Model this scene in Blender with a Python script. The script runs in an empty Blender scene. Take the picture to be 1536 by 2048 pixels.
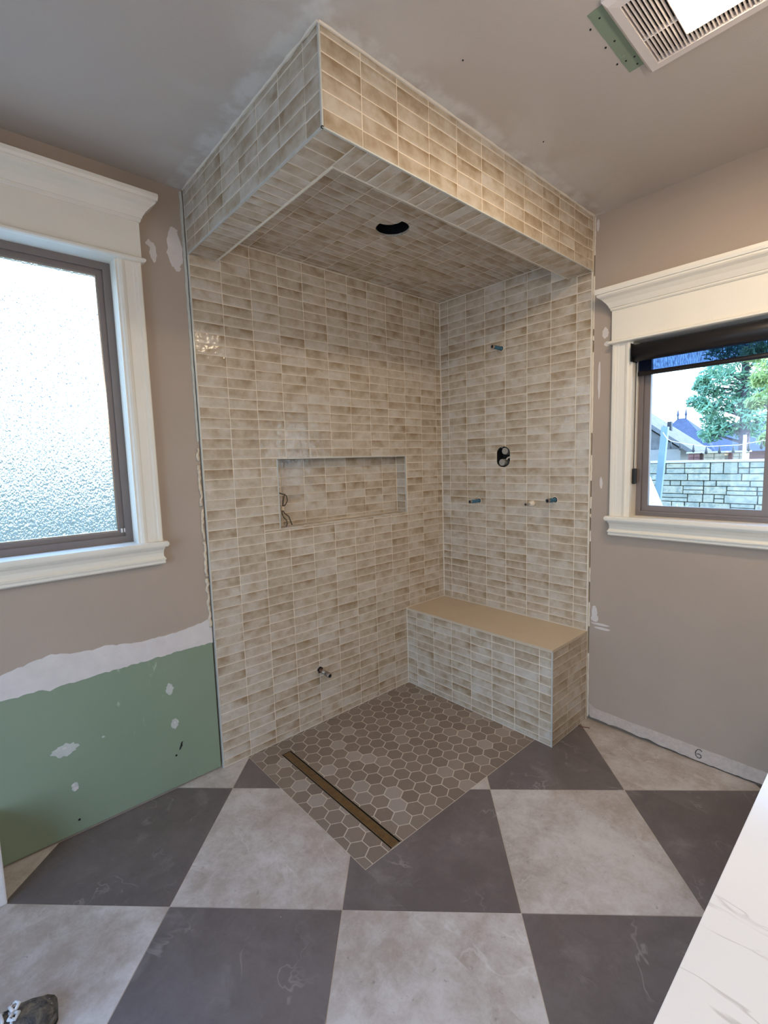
import bpy, bmesh, math, random
from mathutils import Vector, Matrix
sc = bpy.context.scene
R = random.Random(7)

# ---------------------------------------------------------------- camera
YAW, PITCH, ROLL = 0.8419, -0.1064, -0.0303
CAM = Vector((-2.5984, -2.2693, 1.532)); FPX = 951.03
def cam_axes():
    f = Vector((math.cos(PITCH)*math.cos(YAW), math.cos(PITCH)*math.sin(YAW), math.sin(PITCH)))
    r = Vector((math.sin(YAW), -math.cos(YAW), 0)); u = r.cross(f)
    c, s = math.cos(ROLL), math.sin(ROLL)
    return r*c + u*s, u*c - r*s, f
cr_, cu_, cf_ = cam_axes()
cd = bpy.data.cameras.new('camera'); cam = bpy.data.objects.new('camera', cd); sc.collection.objects.link(cam)
cam.matrix_world = Matrix(((cr_.x, cu_.x, -cf_.x, CAM.x), (cr_.y, cu_.y, -cf_.y, CAM.y), (cr_.z, cu_.z, -cf_.z, CAM.z), (0, 0, 0, 1)))
cd.sensor_fit = 'VERTICAL'; cd.sensor_height = 36; cd.lens = FPX/2048*36; cd.clip_start = .02
sc.camera = cam
def px_area(pts):
    q = []
    for p in pts:
        d = Vector(p) - CAM; z = max(d.dot(cf_), .05)
        q.append((FPX*d.dot(cr_)/z, -FPX*d.dot(cu_)/z))
    return abs(sum(q[i][0]*q[(i+1) % len(q)][1] - q[(i+1) % len(q)][0]*q[i][1] for i in range(len(q))))/2

# ---------------------------------------------------------------- sky, sun, lamps, exposure
sc.view_settings.view_transform = 'Standard'; sc.view_settings.look = 'None'
sc.view_settings.gamma = 1; sc.view_settings.use_curve_mapping = False
sc.view_settings.exposure = 0.9
sc.cycles.use_denoising = True
sc.cycles.max_bounces = 10; sc.cycles.diffuse_bounces = 6; sc.cycles.transmission_bounces = 8
sc.cycles.sample_clamp_indirect = 8
def lin(r, g, b, a=1.0):
    def c(v):
        v /= 255
        return v/12.92 if v <= .04045 else ((v+.055)/1.055)**2.4
    return (c(r), c(g), c(b), a)
w = bpy.data.worlds.new('sky'); sc.world = w; w.use_nodes = True
nt = w.node_tree; nt.nodes.clear()
SKY_STRENGTH = 3.7
tc = nt.nodes.new('ShaderNodeTexCoord'); sx = nt.nodes.new('ShaderNodeSeparateXYZ'); rp = nt.nodes.new('ShaderNodeValToRGB')
bg = nt.nodes.new('ShaderNodeBackground'); wo = nt.nodes.new('ShaderNodeOutputWorld')
nt.links.new(tc.outputs['Generated'], sx.inputs[0]); nt.links.new(sx.outputs['Z'], rp.inputs[0])
rp.color_ramp.elements[0].position = 0.0; rp.color_ramp.elements[0].color = (.60, .80, 1, 1)
rp.color_ramp.elements[1].position = .75; rp.color_ramp.elements[1].color = (.20, .44, 1, 1)
nt.links.new(rp.outputs[0], bg.inputs[0]); bg.inputs[1].default_value = SKY_STRENGTH
nt.links.new(bg.outputs[0], wo.inputs[0])
def lamp(name, kind, loc, direction, energy, color, **kw):
    l = bpy.data.lights.new(name, kind); l.energy = energy; l.color = color
    for k, v in kw.items(): setattr(l, k, v)
    o = bpy.data.objects.new(name, l); sc.collection.objects.link(o)
    o.location = loc; o.rotation_euler = Vector(direction).to_track_quat('-Z', 'Y').to_euler()
    return o
lamp('sun', 'SUN', (0, -6, 8), (.02, .8, -.6), 4.5, (1, .95, .86), angle=.01)
# the lamp bar over the vanity mirror, behind the camera
for x_ in (-2.2, -1.75, -1.3): lamp('vanity_globe', 'POINT', (x_, -2.56, 2.12), (0, 0, -1), 4.0, (1, .95, .89), shadow_soft_size=.055)
def portal(loc, direction, sx_, sy_):
    o = lamp('window_portal', 'AREA', loc, direction, 1, (1, 1, 1), shape='RECTANGLE', size=sx_, size_y=sy_)
    o.data.cycles.is_portal = True
LENS_STRENGTH = 84

# ---------------------------------------------------------------- materials
class NT:
    def __init__(s, name):
        s.m = bpy.data.materials.new(name); s.m.use_nodes = True; s.t = s.m.node_tree; s.t.nodes.clear()
        s.out = s.n('ShaderNodeOutputMaterial')
    def n(s, typ, **kw):
        nd = s.t.nodes.new(typ)
        for k, v in kw.items(): setattr(nd, k, v)
        return nd
    def l(s, a, b): s.t.links.new(a, b)
    def val(s, x, sock):
        if isinstance(x, (int, float, tuple)): sock.default_value = x
        else: s.l(x, sock)
    def math(s, op, a, b=None, c=None, clamp=False):
        nd = s.n('ShaderNodeMath', operation=op, use_clamp=clamp); s.val(a, nd.inputs[0])
        if b is not None: s.val(b, nd.inputs[1])
        if c is not None: s.val(c, nd.inputs[2])
        return nd.outputs[0]
    def pos(s): return s.n('ShaderNodeNewGeometry').outputs['Position']
    def seed(s):
        g = s.n('ShaderNodeNewGeometry'); o = s.n('ShaderNodeObjectInfo')
        return s.math('FRACT', s.math('ADD', g.outputs['Random Per Island'], o.outputs['Random']))
    def noise(s, vec, scale, detail=3, rough=.55, dist=0.0, w=None):
        nd = s.n('ShaderNodeTexNoise')
        if w is not None:
            nd.noise_dimensions = '4D'; s.val(w, nd.inputs['W'])
        s.l(vec, nd.inputs['Vector']); nd.inputs['Scale'].default_value = scale; nd.inputs['Detail'].default_value = detail
        nd.inputs['Roughness'].default_value = rough; nd.inputs['Distortion'].default_value = dist
        return nd.outputs['Fac']
    def scale(s, vec, x, y, z):
        nd = s.n('ShaderNodeMapping'); s.l(vec, nd.inputs[0]); nd.inputs['Scale'].default_value = (x, y, z); return nd.outputs[0]
    def ramp(s, fac, *stops):
        nd = s.n('ShaderNodeValToRGB'); e = nd.color_ramp.elements
        while len(e) < len(stops): e.new(.5)
        for k, (p, c) in enumerate(stops):
            e[k].position = p; e[k].color = c if len(c) == 4 else (*c, 1)
        s.l(fac, nd.inputs[0]); return nd.outputs[0]
    def sstep(s, x, a, b):
        nd = s.n('ShaderNodeMapRange', interpolation_type='SMOOTHSTEP'); s.val(x, nd.inputs[0])
        nd.inputs[1].default_value = a; nd.inputs[2].default_value = b; return nd.outputs[0]
    def mix(s, fac, a, b, mode='MIX'):
        nd = s.n('ShaderNodeMix', data_type='RGBA', blend_type=mode, clamp_factor=True)
        s.val(fac, nd.inputs[0]); s.val(a, nd.inputs[6]); s.val(b, nd.inputs[7]); return nd.outputs[2]
    def bump(s, h, strength, dist=.01):
        nd = s.n('ShaderNodeBump'); s.l(h, nd.inputs['Height']); nd.inputs['Strength'].default_value = strength
        nd.inputs['Distance'].default_value = dist; return nd.outputs[0]
    def bsdf(s, color, rough=.5, metal=0.0, normal=None, spec=.5, coat=0.0):
        b = s.n('ShaderNodeBsdfPrincipled'); s.val(color, b.inputs['Base Color']); s.val(rough, b.inputs['Roughness'])
        s.val(metal, b.inputs['Metallic']); b.inputs['Specular IOR Level'].default_value = spec; b.inputs['Coat Weight'].default_value = coat
        if normal is not None: s.l(normal, b.inputs['Normal'])
        return b.outputs[0]
    def done(s, sh): s.l(sh, s.out.inputs[0]); return s.m
M = {}
def plain(name, c, rough=.5, metal=0.0, var=.06, scale=8, bump=0.0, bscale=60, spec=.5):
    t = NT(name); p = t.pos(); f = t.noise(p, scale, 4)
    a = tuple(max(0, x*(1-var)) for x in c[:3])+(1,); b = tuple(min(1, x*(1+var)) for x in c[:3])+(1,)
    col = t.ramp(f, (.3, a), (.7, b))
    nm = t.bump(t.noise(p, bscale, 3), bump) if bump else None
    M[name] = t.done(t.bsdf(col, rough, metal, nm, spec)); return M[name]
plain('wall_paint', lin(172, 155, 139), .72, var=.03, scale=3, bump=.12, bscale=260)
plain('trim_paint', lin(228, 220, 204), .38, var=.015, bump=.02, bscale=40)
plain('vent_plastic', lin(226, 214, 204), .45, var=.01)
plain('metal_trim', lin(198, 198, 190), .35, .15, var=.05, scale=30)
plain('caulk', lin(222, 212, 194), .6, var=.04, scale=40)
plain('window_metal', lin(122, 110, 104), .45, .2, var=.03)
plain('compound', lin(212, 203, 196), .9, var=.05, scale=14, bump=.25, bscale=70)
plain('compound_thin', lin(190, 190, 180), .9, var=.08, scale=30, bump=.1)
plain('bare_gypsum', lin(196, 181, 168), .95, var=.1, scale=60, bump=.3, bscale=200)
plain('foam', lin(214, 196, 170), .85, var=.15, scale=60, bump=.5, bscale=90)
plain('dark', lin(9, 8, 8), .8, var=.1)
plain('black_can', lin(22, 22, 22), .55, .3, var=.4, scale=90, bump=.6, bscale=120)
plain('pencil', lin(70, 58, 56), .8, var=.1)
plain('blue_pipe', lin(56, 98, 118), .35, .1, var=.45, scale=120)
plain('white_fitting', lin(222, 206, 184), .45, var=.1, scale=60)
plain('grey_plastic', lin(152, 148, 138), .4, var=.08, scale=70)
plain('copper', lin(120, 84, 66), .45, .7, var=.3, scale=80)
plain('nickel', lin(150, 136, 122), .4, .6, var=.12, scale=60)
plain('wire_skin', lin(84, 74, 58), .6, var=.2, scale=40)
plain('steel', lin(196, 192, 184), .22, 1.0, var=.05)
plain('shade_black', lin(34, 30, 30), .42, var=.12, scale=6)
plain('bronze_insert', lin(110, 84, 50), .42, .35, var=.22, scale=40, bump=.1, bscale=200)
plain('cabinet_white', lin(222, 218, 210), .5, var=.02)
plain('rubber_black', lin(26, 25, 24), .7, var=.2, scale=60)
plain('lace_white', lin(214, 212, 208), .8, var=.1, scale=90)
plain('outside_ground', lin(176, 172, 158), .95, var=.2, scale=2)
plain('post_metal', lin(112, 132, 134), .5, .2, var=.08, scale=5)
plain('bark', lin(92, 84, 92), .9, var=.3, scale=12)
plain('shingle_light', lin(104, 104, 104), .9, var=.18, scale=9)
plain('shingle_dark', lin(66, 76, 98), .9, var=.2, scale=9)
plain('stucco', lin(140, 138, 132), .9, var=.04)
plain('brick_red', lin(120, 84, 78), .9, var=.25, scale=14)
plain('brick_pale', lin(150, 136, 112), .9, var=.3, scale=10)
plain('canvas_white', lin(244, 244, 240), .8, var=.02)
plain('roof_dark', lin(34, 36, 44), .9, var=.2, scale=9)
plain('hedge_leaf', lin(64, 80, 66), .8, var=.5, scale=9)
plain('bulb_dark', lin(40, 44, 46), .4, var=.1)
plain('cable_white', lin(226, 228, 228), .6, var=.05)
plain('leaf_pine', lin(116, 158, 124), .7, var=.4, scale=2)
plain('leaf_lime', lin(150, 168, 100), .7, var=.3, scale=2)
plain('yucca', lin(206, 216, 170), .6, var=.15)
plain('stone_cap', lin(184, 180, 172), .85, var=.06)
plain('mortar', lin(84, 92, 90), .95, var=.1)
# green moisture board
t = NT('green_board'); p = t.pos()
c = t.mix(t.noise(p, 2.2, 3), lin(126, 142, 116), lin(138, 150, 126))
dust = t.math('MULTIPLY', t.sstep(t.noise(t.scale(p, 30, 30, 9), 1.0, 4), .62, .72), t.sstep(t.noise(p, 2.6, 2), .55, .7))
c = t.mix(dust, c, lin(178, 186, 164))
M['green_board'] = t.done(t.bsdf(c, .8))
# ceiling: same paint, joint-compound smears skimmed along the tiled box
t = NT('ceiling_paint'); p = t.pos(); s = t.n('ShaderNodeSeparateXYZ'); t.l(p, s.inputs[0])
dy = t.math('ABSOLUTE', t.math('ADD', s.outputs[1], 1.10)); dx = t.math('ABSOLUTE', t.math('ADD', s.outputs[0], 1.76))
inx = t.sstep(s.outputs[0], -1.98, -1.80); iny = t.sstep(s.outputs[1], -1.36, -1.16)
dy = t.math('ADD', dy, t.math('MULTIPLY', t.math('SUBTRACT', 1.0, inx), 1.0)); dx = t.math('ADD', dx, t.math('MULTIPLY', t.math('SUBTRACT', 1.0, iny), 1.0))
d = t.math('MINIMUM', dy, dx)
ns = t.noise(p, 3.2, 3, .5, .6)
edge = t.math('MULTIPLY', t.math('SUBTRACT', 1.0, t.sstep(d, .03, .30)), t.sstep(ns, .42, .62))
tight = t.math('MULTIPLY', t.math('SUBTRACT', 1.0, t.sstep(d, .015, .06)), t.sstep(t.noise(p, 9, 4), .35, .6))
smear = t.math('MAXIMUM', t.math('MULTIPLY', edge, .35), t.math('MULTIPLY', tight, .8))
c = t.mix(smear, lin(190, 179, 167), lin(214, 211, 203))
M['ceiling_paint'] = t.done(t.bsdf(c, .8, normal=t.bump(t.noise(p, 240, 3), .1)))
# glazed hand-made wall tile
def tile_mat(name, light, mid, tan, rough=.27, lift=1.0):
    t = NT(name); p = t.pos(); sd = t.seed(); s50 = t.math('MULTIPLY', sd, 57.0)
    n1 = t.noise(p, 13, 3, .5, .3, w=s50); n2 = t.noise(p, 60, 3, .6, w=s50); r2 = t.math('FRACT', t.math('MULTIPLY', sd, 91.7))
    f = t.math('ADD', t.math('MULTIPLY_ADD', t.math('SUBTRACT', n1, .5), 1.25, .5), t.math('MULTIPLY', t.math('SUBTRACT', n2, .5), .35))
    f = t.math('ADD', f, t.math('MULTIPLY', t.math('SUBTRACT', r2, .5), .28))
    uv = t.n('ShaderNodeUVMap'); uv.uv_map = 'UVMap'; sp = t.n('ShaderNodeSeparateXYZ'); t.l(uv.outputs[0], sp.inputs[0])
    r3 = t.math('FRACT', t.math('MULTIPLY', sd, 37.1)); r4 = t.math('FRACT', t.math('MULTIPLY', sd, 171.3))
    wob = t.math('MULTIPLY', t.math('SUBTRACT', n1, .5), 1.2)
    top_shade = t.sstep(t.math('ADD', sp.outputs[1], wob), .1, 1.15); end_shade = t.sstep(t.math('ADD', t.math('MULTIPLY', sp.outputs[0], t.math('SIGN', t.math('SUBTRACT', r4, .5))), wob), .55, 1.1); low_lit = t.sstep(t.math('SUBTRACT', wob, sp.outputs[1]), .3, 1.2)  # painted relief shade: tops and one end darker, bottoms paler
    f = t.math('ADD', f, t.math('MULTIPLY', t.math('MULTIPLY', top_shade, t.math('POWER', r3, 1.6)), .34))
    f = t.math('ADD', f, t.math('MULTIPLY', t.math('MULTIPLY', end_shade, r4), .22))
    f = t.math('SUBTRACT', f, t.math('MULTIPLY', low_lit, .20))
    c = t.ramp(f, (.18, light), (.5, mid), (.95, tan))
    h = t.math('ADD', t.noise(p, 26, 2, .5, w=s50), t.math('MULTIPLY', t.noise(p, 120, 2), .1))
    M[name] = t.done(t.bsdf(c, t.math('MULTIPLY_ADD', n2, .18, rough-.1), normal=t.bump(h, .24, .012)))
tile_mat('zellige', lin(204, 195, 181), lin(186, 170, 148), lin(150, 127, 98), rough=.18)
plain('grout', lin(226, 213, 192), .85, var=.05, scale=40)
plain('grout_grey', lin(198, 185, 168), .85, var=.06, scale=40)
# floor stone
def floor_mat(name, a, b, vein, vein_amt, rough, pits):
    t = NT(name); p = t.pos(); w_ = t.math('MULTIPLY', t.seed(), 40.0)
    n1 = t.noise(p, 2.6, 5, .6, .6, w=w_); n2 = t.noise(p, 13, 6, .7, .5, w=w_); n3 = t.noise(p, 70, 3, .65, w=w_)
    f = t.math('ADD', t.math('MULTIPLY', n1, .5), t.math('ADD', t.math('MULTIPLY', n2, .38), t.math('MULTIPLY', n3, .12)))
    c = t.mix(t.sstep(f, .38, .62), a, b)
    v = t.math('ABSOLUTE', t.math('SUBTRACT', t.noise(p, 3.0, 4, .55, 1.2, w=w_), .5))
    v = t.math('MULTIPLY', t.math('SUBTRACT', 1.0, t.sstep(v, .0, .012)), t.sstep(t.noise(p, 3.6, 2, w=w_), .50, .66))
    sm = t.math('MULTIPLY', t.sstep(t.noise(p, 6.5, 5, .65, .8, w=w_), .54, .74), .55)
    c = t.mix(t.math('MULTIPLY', t.math('MAXIMUM', v, sm), vein_amt), c, vein)
    if pits: c = t.mix(t.math('MULTIPLY', t.sstep(t.noise(p, 48, 3, .6, .5, w=w_), .64, .72), pits), c, lin(126, 112, 100))
    M[name] = t.done(t.bsdf(c, t.math('MULTIPLY_ADD', n2, .2, rough-.1), normal=t.bump(n3, .04)))
floor_mat('stone_light', lin(166, 153, 140), lin(204, 197, 190), lin(218, 213, 208), .45, .36, .45)
floor_mat('stone_dark', lin(100, 91, 87), lin(116, 107, 103), lin(176, 168, 162), .42, .36, 0)
t = NT('hex_stone'); p = t.pos(); sd = t.seed(); w_ = t.math('MULTIPLY', sd, 33.0)
r2 = t.math('FRACT', t.math('MULTIPLY', sd, 77.3))
c = t.ramp(r2, (0, lin(122, 108, 95)), (.8, lin(134, 120, 106)), (.93, lin(146, 134, 122)), (1, lin(158, 146, 135)))
c = t.mix(t.math('MULTIPLY', t.sstep(t.noise(p, 14, 4, .6, 1.0, w=w_), .58, .75), .4), c, lin(166, 156, 146))
M['hex_stone'] = t.done(t.bsdf(c, .45, normal=t.bump(t.noise(p, 60, 3), .05)))
t = NT('bench_stone'); p = t.pos()
c = t.mix(t.noise(p, 7, 5, .65, .5), lin(190, 170, 142), lin(206, 188, 162))
M['bench_stone'] = t.done(t.bsdf(c, .4, normal=t.bump(t.noise(p, 200, 3), .05)))
t = NT('marble'); p = t.pos()
v = t.math('ABSOLUTE', t.math('SUBTRACT', t.noise(p, 3.0, 5, .6, 1.1), .5))
v = t.math('MULTIPLY', t.math('SUBTRACT', 1.0, t.sstep(v, .0, .011)), t.sstep(t.noise(p, 6.0, 3), .46, .62))
c = t.mix(t.math('MULTIPLY', v, .42), t.mix(t.noise(p, 5, 5), lin(220, 221, 224), lin(230, 231, 233)), lin(150, 145, 142))
M['marble'] = t.done(t.bsdf(c, .16))
# rain-textured obscure pane, clear pane, shade cloth, lamp lens
t = NT('rain_glass'); p = t.pos()
h = t.math('ADD', t.noise(t.scale(p, 1, 1, .6), 150, 1, .5, .4), t.math('MULTIPLY', t.noise(t.scale(p, 1, 1, .35), 60, 2), .7))
nb = t.bump(h, .9, .02)
g = t.n('ShaderNodeBsdfRefraction'); g.inputs['Roughness'].default_value = .06; g.inputs['IOR'].default_value = 1.3
g.inputs['Color'].default_value = (.96, 1, .99, 1); t.l(nb, g.inputs['Normal'])
tr = t.n('ShaderNodeBsdfTranslucent'); tr.inputs[0].default_value = (.9, .97, .98, 1); t.l(nb, tr.inputs['Normal'])
gl = t.n('ShaderNodeBsdfGlossy'); gl.inputs['Roughness'].default_value = .2; t.l(nb, gl.inputs['Normal'])
m1 = t.n('ShaderNodeMixShader'); m1.inputs[0].default_value = .12; t.l(g.outputs[0], m1.inputs[1]); t.l(tr.outputs[0], m1.inputs[2])
m2 = t.n('ShaderNodeMixShader'); m2.inputs[0].default_value = .04; t.l(m1.outputs[0], m2.inputs[1]); t.l(gl.outputs[0], m2.inputs[2])
M['rain_glass'] = t.done(m2.outputs[0])
t = NT('clear_glass')
a = t.n('ShaderNodeBsdfTransparent'); a.inputs[0].default_value = (.93, .985, .97, 1); gl = t.n('ShaderNodeBsdfGlossy'); gl.inputs['Roughness'].default_value = .02
m1 = t.n('ShaderNodeMixShader'); fr = t.n('ShaderNodeFresnel'); fr.inputs[0].default_value = 1.45
t.l(fr.outputs[0], m1.inputs[0]); t.l(a.outputs[0], m1.inputs[1]); t.l(gl.outputs[0], m1.inputs[2]); M['clear_glass'] = t.done(m1.outputs[0])
t = NT('shade_cloth'); p = t.pos()
a = t.n('ShaderNodeBsdfTransparent'); a.inputs[0].default_value = (.55, .72, 1, 1); b = t.n('ShaderNodeBsdfDiffuse'); b.inputs[0].default_value = lin(24, 28, 40)
m1 = t.n('ShaderNodeMixShader'); t.l(t.ramp(t.noise(t.scale(p, 1, 260, 40), 1.0, 2), (.3, (.5,)*3), (.7, (.78,)*3)), m1.inputs[0])
t.l(a.outputs[0], m1.inputs[1]); t.l(b.outputs[0], m1.inputs[2]); M['shade_cloth'] = t.done(m1.outputs[0])
t = NT('lamp_lens'); e = t.n('ShaderNodeEmission'); e.inputs[0].default_value = (1, .80, .56, 1); e.inputs[1].default_value = LENS_STRENGTH; M['lamp_lens'] = t.done(e.outputs[0])
# shoe upper: worn dark suede spattered with plaster
t = NT('shoe_upper'); p = t.pos()
c = t.ramp(t.noise(p, 38, 4, .65, .5), (.32, lin(44, 46, 56)), (.5, lin(92, 88, 80)), (.66, lin(128, 118, 102)))
c = t.mix(t.sstep(t.noise(p, 70, 3), .68, .72), c, lin(190, 190, 188)); M['shoe_upper'] = t.done(t.bsdf(c, .9, normal=t.bump(t.noise(p, 160, 3), .4)))
t = NT('shoe_welt'); p = t.pos(); c = t.ramp(t.noise(p, 60, 3), (.3, lin(48, 44, 36)), (.7, lin(112, 104, 88))); M['shoe_welt'] = t.done(t.bsdf(c, .85))
# outdoor stone
t = NT('garden_stone'); p = t.pos(); sd = t.seed()
c = t.ramp(t.math('FRACT', t.math('MULTIPLY', sd, 13.7)), (0, lin(148, 148, 130)), (.5, lin(166, 162, 142)), (1, lin(176, 166, 138)))
c = t.mix(t.sstep(t.noise(p, 14, 4), .4, .7), c, lin(132, 136, 122)); M['garden_stone'] = t.done(t.bsdf(c, .95, normal=t.bump(t.noise(p, 40, 4), .5, .03)))

# ---------------------------------------------------------------- mesh helpers
def link(o): sc.collection.objects.link(o); return o
def obj(name, me, mat=None, parent=None, label=None, cat=None, group=None, kind=None):
    if isinstance(me, bmesh.types.BMesh):
        bm = me; bmesh.ops.recalc_face_normals(bm, faces=bm.faces); me = bpy.data.meshes.new(name); bm.to_mesh(me); bm.free()
    if mat and not me.materials: me.materials.append(M[mat])
    o = link(bpy.data.objects.new(name, me))
    if parent: o.parent = parent; o.matrix_parent_inverse = parent.matrix_world.inverted()
    for k, v in (('label', label), ('category', cat), ('group', group), ('kind', kind)):
        if v: o[k] = v
    return o
def empty(name, loc, label=None, cat=None, group=None, kind=None):
    o = link(bpy.data.objects.new(name, None)); o.location = loc; o.empty_display_size = .05
    o.matrix_world = Matrix.Translation(loc)
    for k, v in (('label', label), ('category', cat), ('group', group), ('kind', kind)):
        if v: o[k] = v
    return o
def box(bm, a, b):
    x0, x1 = sorted((a[0], b[0])); y0, y1 = sorted((a[1], b[1])); z0, z1 = sorted((a[2], b[2]))
    v = [bm.verts.new((x, y, z)) for z in (z0, z1) for y in (y0, y1) for x in (x0, x1)]
    for f in ((0, 2, 3, 1), (4, 5, 7, 6), (0, 1, 5, 4), (2, 6, 7, 3), (0, 4, 6, 2), (1, 3, 7, 5)): bm.faces.new([v[i] for i in f])
    return v
def bxs(*boxes, bevel=0.0):
    bm = bmesh.new()
    for a, b in boxes: box(bm, a, b)
    if bevel: bmesh.ops.bevel(bm, geom=list(bm.edges), offset=bevel, segments=2, affect='EDGES', profile=.6)
    return bm
def prism(bm, poly, fr, d0, d1):      # poly of (u,v), fr(u,v,d) -> xyz
    a = [bm.verts.new(fr(u, v, d0)) for u, v in poly]; b = [bm.verts.new(fr(u, v, d1)) for u, v in poly]; n = len(poly)
    bm.faces.new(a); bm.faces.new(b[::-1])
    for i in range(n): bm.faces.new((a[i], b[i], b[(i+1) % n], a[(i+1) % n]))
def tube(bm, pts, rad, seg=8, cap=True):
    pts = [Vector(p) for p in pts]; rads = rad if isinstance(rad, (list, tuple)) else [rad]*len(pts); rings = []; pa = pb = None
    for i, p in enumerate(pts):
        d = (pts[min(i+1, len(pts)-1)]-pts[max(i-1, 0)]).normalized()
        up = Vector((0, 0, 1)) if abs(d.z) < .9 else Vector((1, 0, 0)); a = d.cross(up).normalized(); b = d.cross(a)
        if pa is not None:
            if a.dot(pa) < 0: a = -a
            if b.dot(pb) < 0: b = -b
        pa, pb = a, b
        rings.append([bm.verts.new(p+(a*math.cos(k*2*math.pi/seg)+b*math.sin(k*2*math.pi/seg))*rads[i]) for k in range(seg)])
    for r0, r1 in zip(rings, rings[1:]):
        for k in range(seg): bm.faces.new((r0[k], r0[(k+1) % seg], r1[(k+1) % seg], r1[k]))
    if cap:
        bm.faces.new(rings[0][::-1]); bm.faces.new(rings[-1])
def smooth(o, on=True):
    for p in o.data.polygons: p.use_smooth = on
    return o
def hollow_pipe(bm, p, q, ro, ri, seg=16, depth=.9):   # open pipe end at q
    p, q = Vector(p), Vector(q); d = q-p
    tube(bm, [p, q, q, q-d*depth], [ro, ro, ri, ri], seg, cap=False)
# wall frames: u along the wall, d out into the room, z up
def FA(u, d, z): return (u, -d, z)
def FB(u, d, z): return (-d, u, z)
def fbox(bm, F, u0, u1, d0, d1, z0, z1): box(bm, F(u0, d0, z0), F(u1, d1, z1))
def mold(F, u0, u1, prof, back=-.012):          # moulding with mitred returns; prof (e, d, z)
    bm = bmesh.new(); rings = []
    for e, d, z in prof: rings.append([bm.verts.new(F(u, dd, z)) for u, dd in ((u0-e, back), (u0-e, d), (u1+e, d), (u1+e, back))])
    for a, b in zip(rings, rings[1:]):
        for k in range(3): bm.faces.new((a[k], a[k+1], b[k+1], b[k]))
    bm.faces.new(rings[0]); bm.faces.new(rings[-1]); return bm
def ring4(F, u0, u1, z0, z1, wd, d0, d1, bm=None):
    bm = bm or bmesh.new()
    fbox(bm, F, u0, u0+wd, d0, d1, z0, z1); fbox(bm, F, u1-wd, u1, d0, d1, z0, z1)
    fbox(bm, F, u0+wd, u1-wd, d0, d1, z0, z0+wd); fbox(bm, F, u0+wd, u1-wd, d0, d1, z1-wd, z1); return bm
def ragged(poly, fr, d0, d1, step=.012, jit=.004, seed=1):
    r = random.Random(seed); out = []
    for i in range(len(poly)):
        (x0, y0), (x1, y1) = poly[i], poly[(i+1) % len(poly)]; L = math.hypot(x1-x0, y1-y0); n = max(1, int(L/step))
        for k in range(n): out.append((x0+(x1-x0)*k/n+r.uniform(-jit, jit), y0+(y1-y0)*k/n+r.uniform(-jit, jit)))
    bm = bmesh.new(); prism(bm, out, fr, d0, d1); return bm
def blob(cx, cy, rx, ry, fr, d0, d1, n=22, jit=.22, seed=1):
    r = random.Random(seed); bm = bmesh.new()
    prism(bm, [(cx+rx*math.cos(2*math.pi*k/n)*(1+r.uniform(-jit, jit)), cy+ry*math.sin(2*math.pi*k/n)*(1+r.uniform(-jit, jit))) for k in range(n)], fr, d0, d1); return bm
PA = lambda u, v, d: (u, -d, v)      # on wall A (Y=0), d out
PB = lambda u, v, d: (-d, u, v)      # on wall B (X=0)
# ---- tiles
TILES = {}
def tile_mesh(w, h, t=.008, bev=.0011):
    k = (round(w*1000), round(h*1000), bev)
    if k in TILES: return TILES[k]
    bm = bmesh.new(); a, b = w/2, h/2; uvl = bm.loops.layers.uv.new('UVMap')
    def ring(i, z): return [bm.verts.new((x*(a-i), y*(b-i), z)) for x, y in ((-1, -1), (1, -1), (1, 1), (-1, 1))]
    r0, r1, r2 = ring(0, -t), ring(0, -bev), ring(bev, 0)
    for p, q in ((r0, r1), (r1, r2)):
        for i in range(4): bm.faces.new((p[i], p[(i+1) % 4], q[(i+1) % 4], q[i]))
    bm.faces.new(r2); bm.faces.new(r0[::-1])
    for f in bm.faces:
        for lp in f.loops: lp[uvl].uv = (lp.vert.co.x/a, lp.vert.co.y/b)
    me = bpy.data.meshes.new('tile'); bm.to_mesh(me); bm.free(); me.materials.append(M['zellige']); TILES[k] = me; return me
def cells(us, vs, holes=(), joint=.0030, jit=.0014):
    out = []
    for u0, u1 in zip(us, us[1:]):
        jo = R.uniform(-jit, jit)
        for v0, v1 in zip(vs, vs[1:]):
            a, b = v0+(jo if v0 > vs[0] else 0), v1+(jo if v1 < vs[-1] else 0)
            rs = [(u0, a, u1, b)]
            for hx0, hy0, hx1, hy1 in holes:
                nr = []
                for x0, y0, x1, y1 in rs:
                    if x1 <= hx0 or x0 >= hx1 or y1 <= hy0 or y0 >= hy1: nr.append((x0, y0, x1, y1)); continue
                    if y0 < hy0: nr.append((x0, y0, x1, hy0))
                    if y1 > hy1: nr.append((x0, hy1, x1, y1))
                    if x0 < hx0: nr.append((x0, max(y0, hy0), hx0, min(y1, hy1)))
                    if x1 > hx1: nr.append((hx1, max(y0, hy0), x1, min(y1, hy1)))
                rs = nr
            out += [(x0+joint/2, y0+joint/2, x1-joint/2, y1-joint/2) for x0, y0, x1, y1 in rs if x1-x0 > .010 and y1-y0 > .008]
    return out
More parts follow.
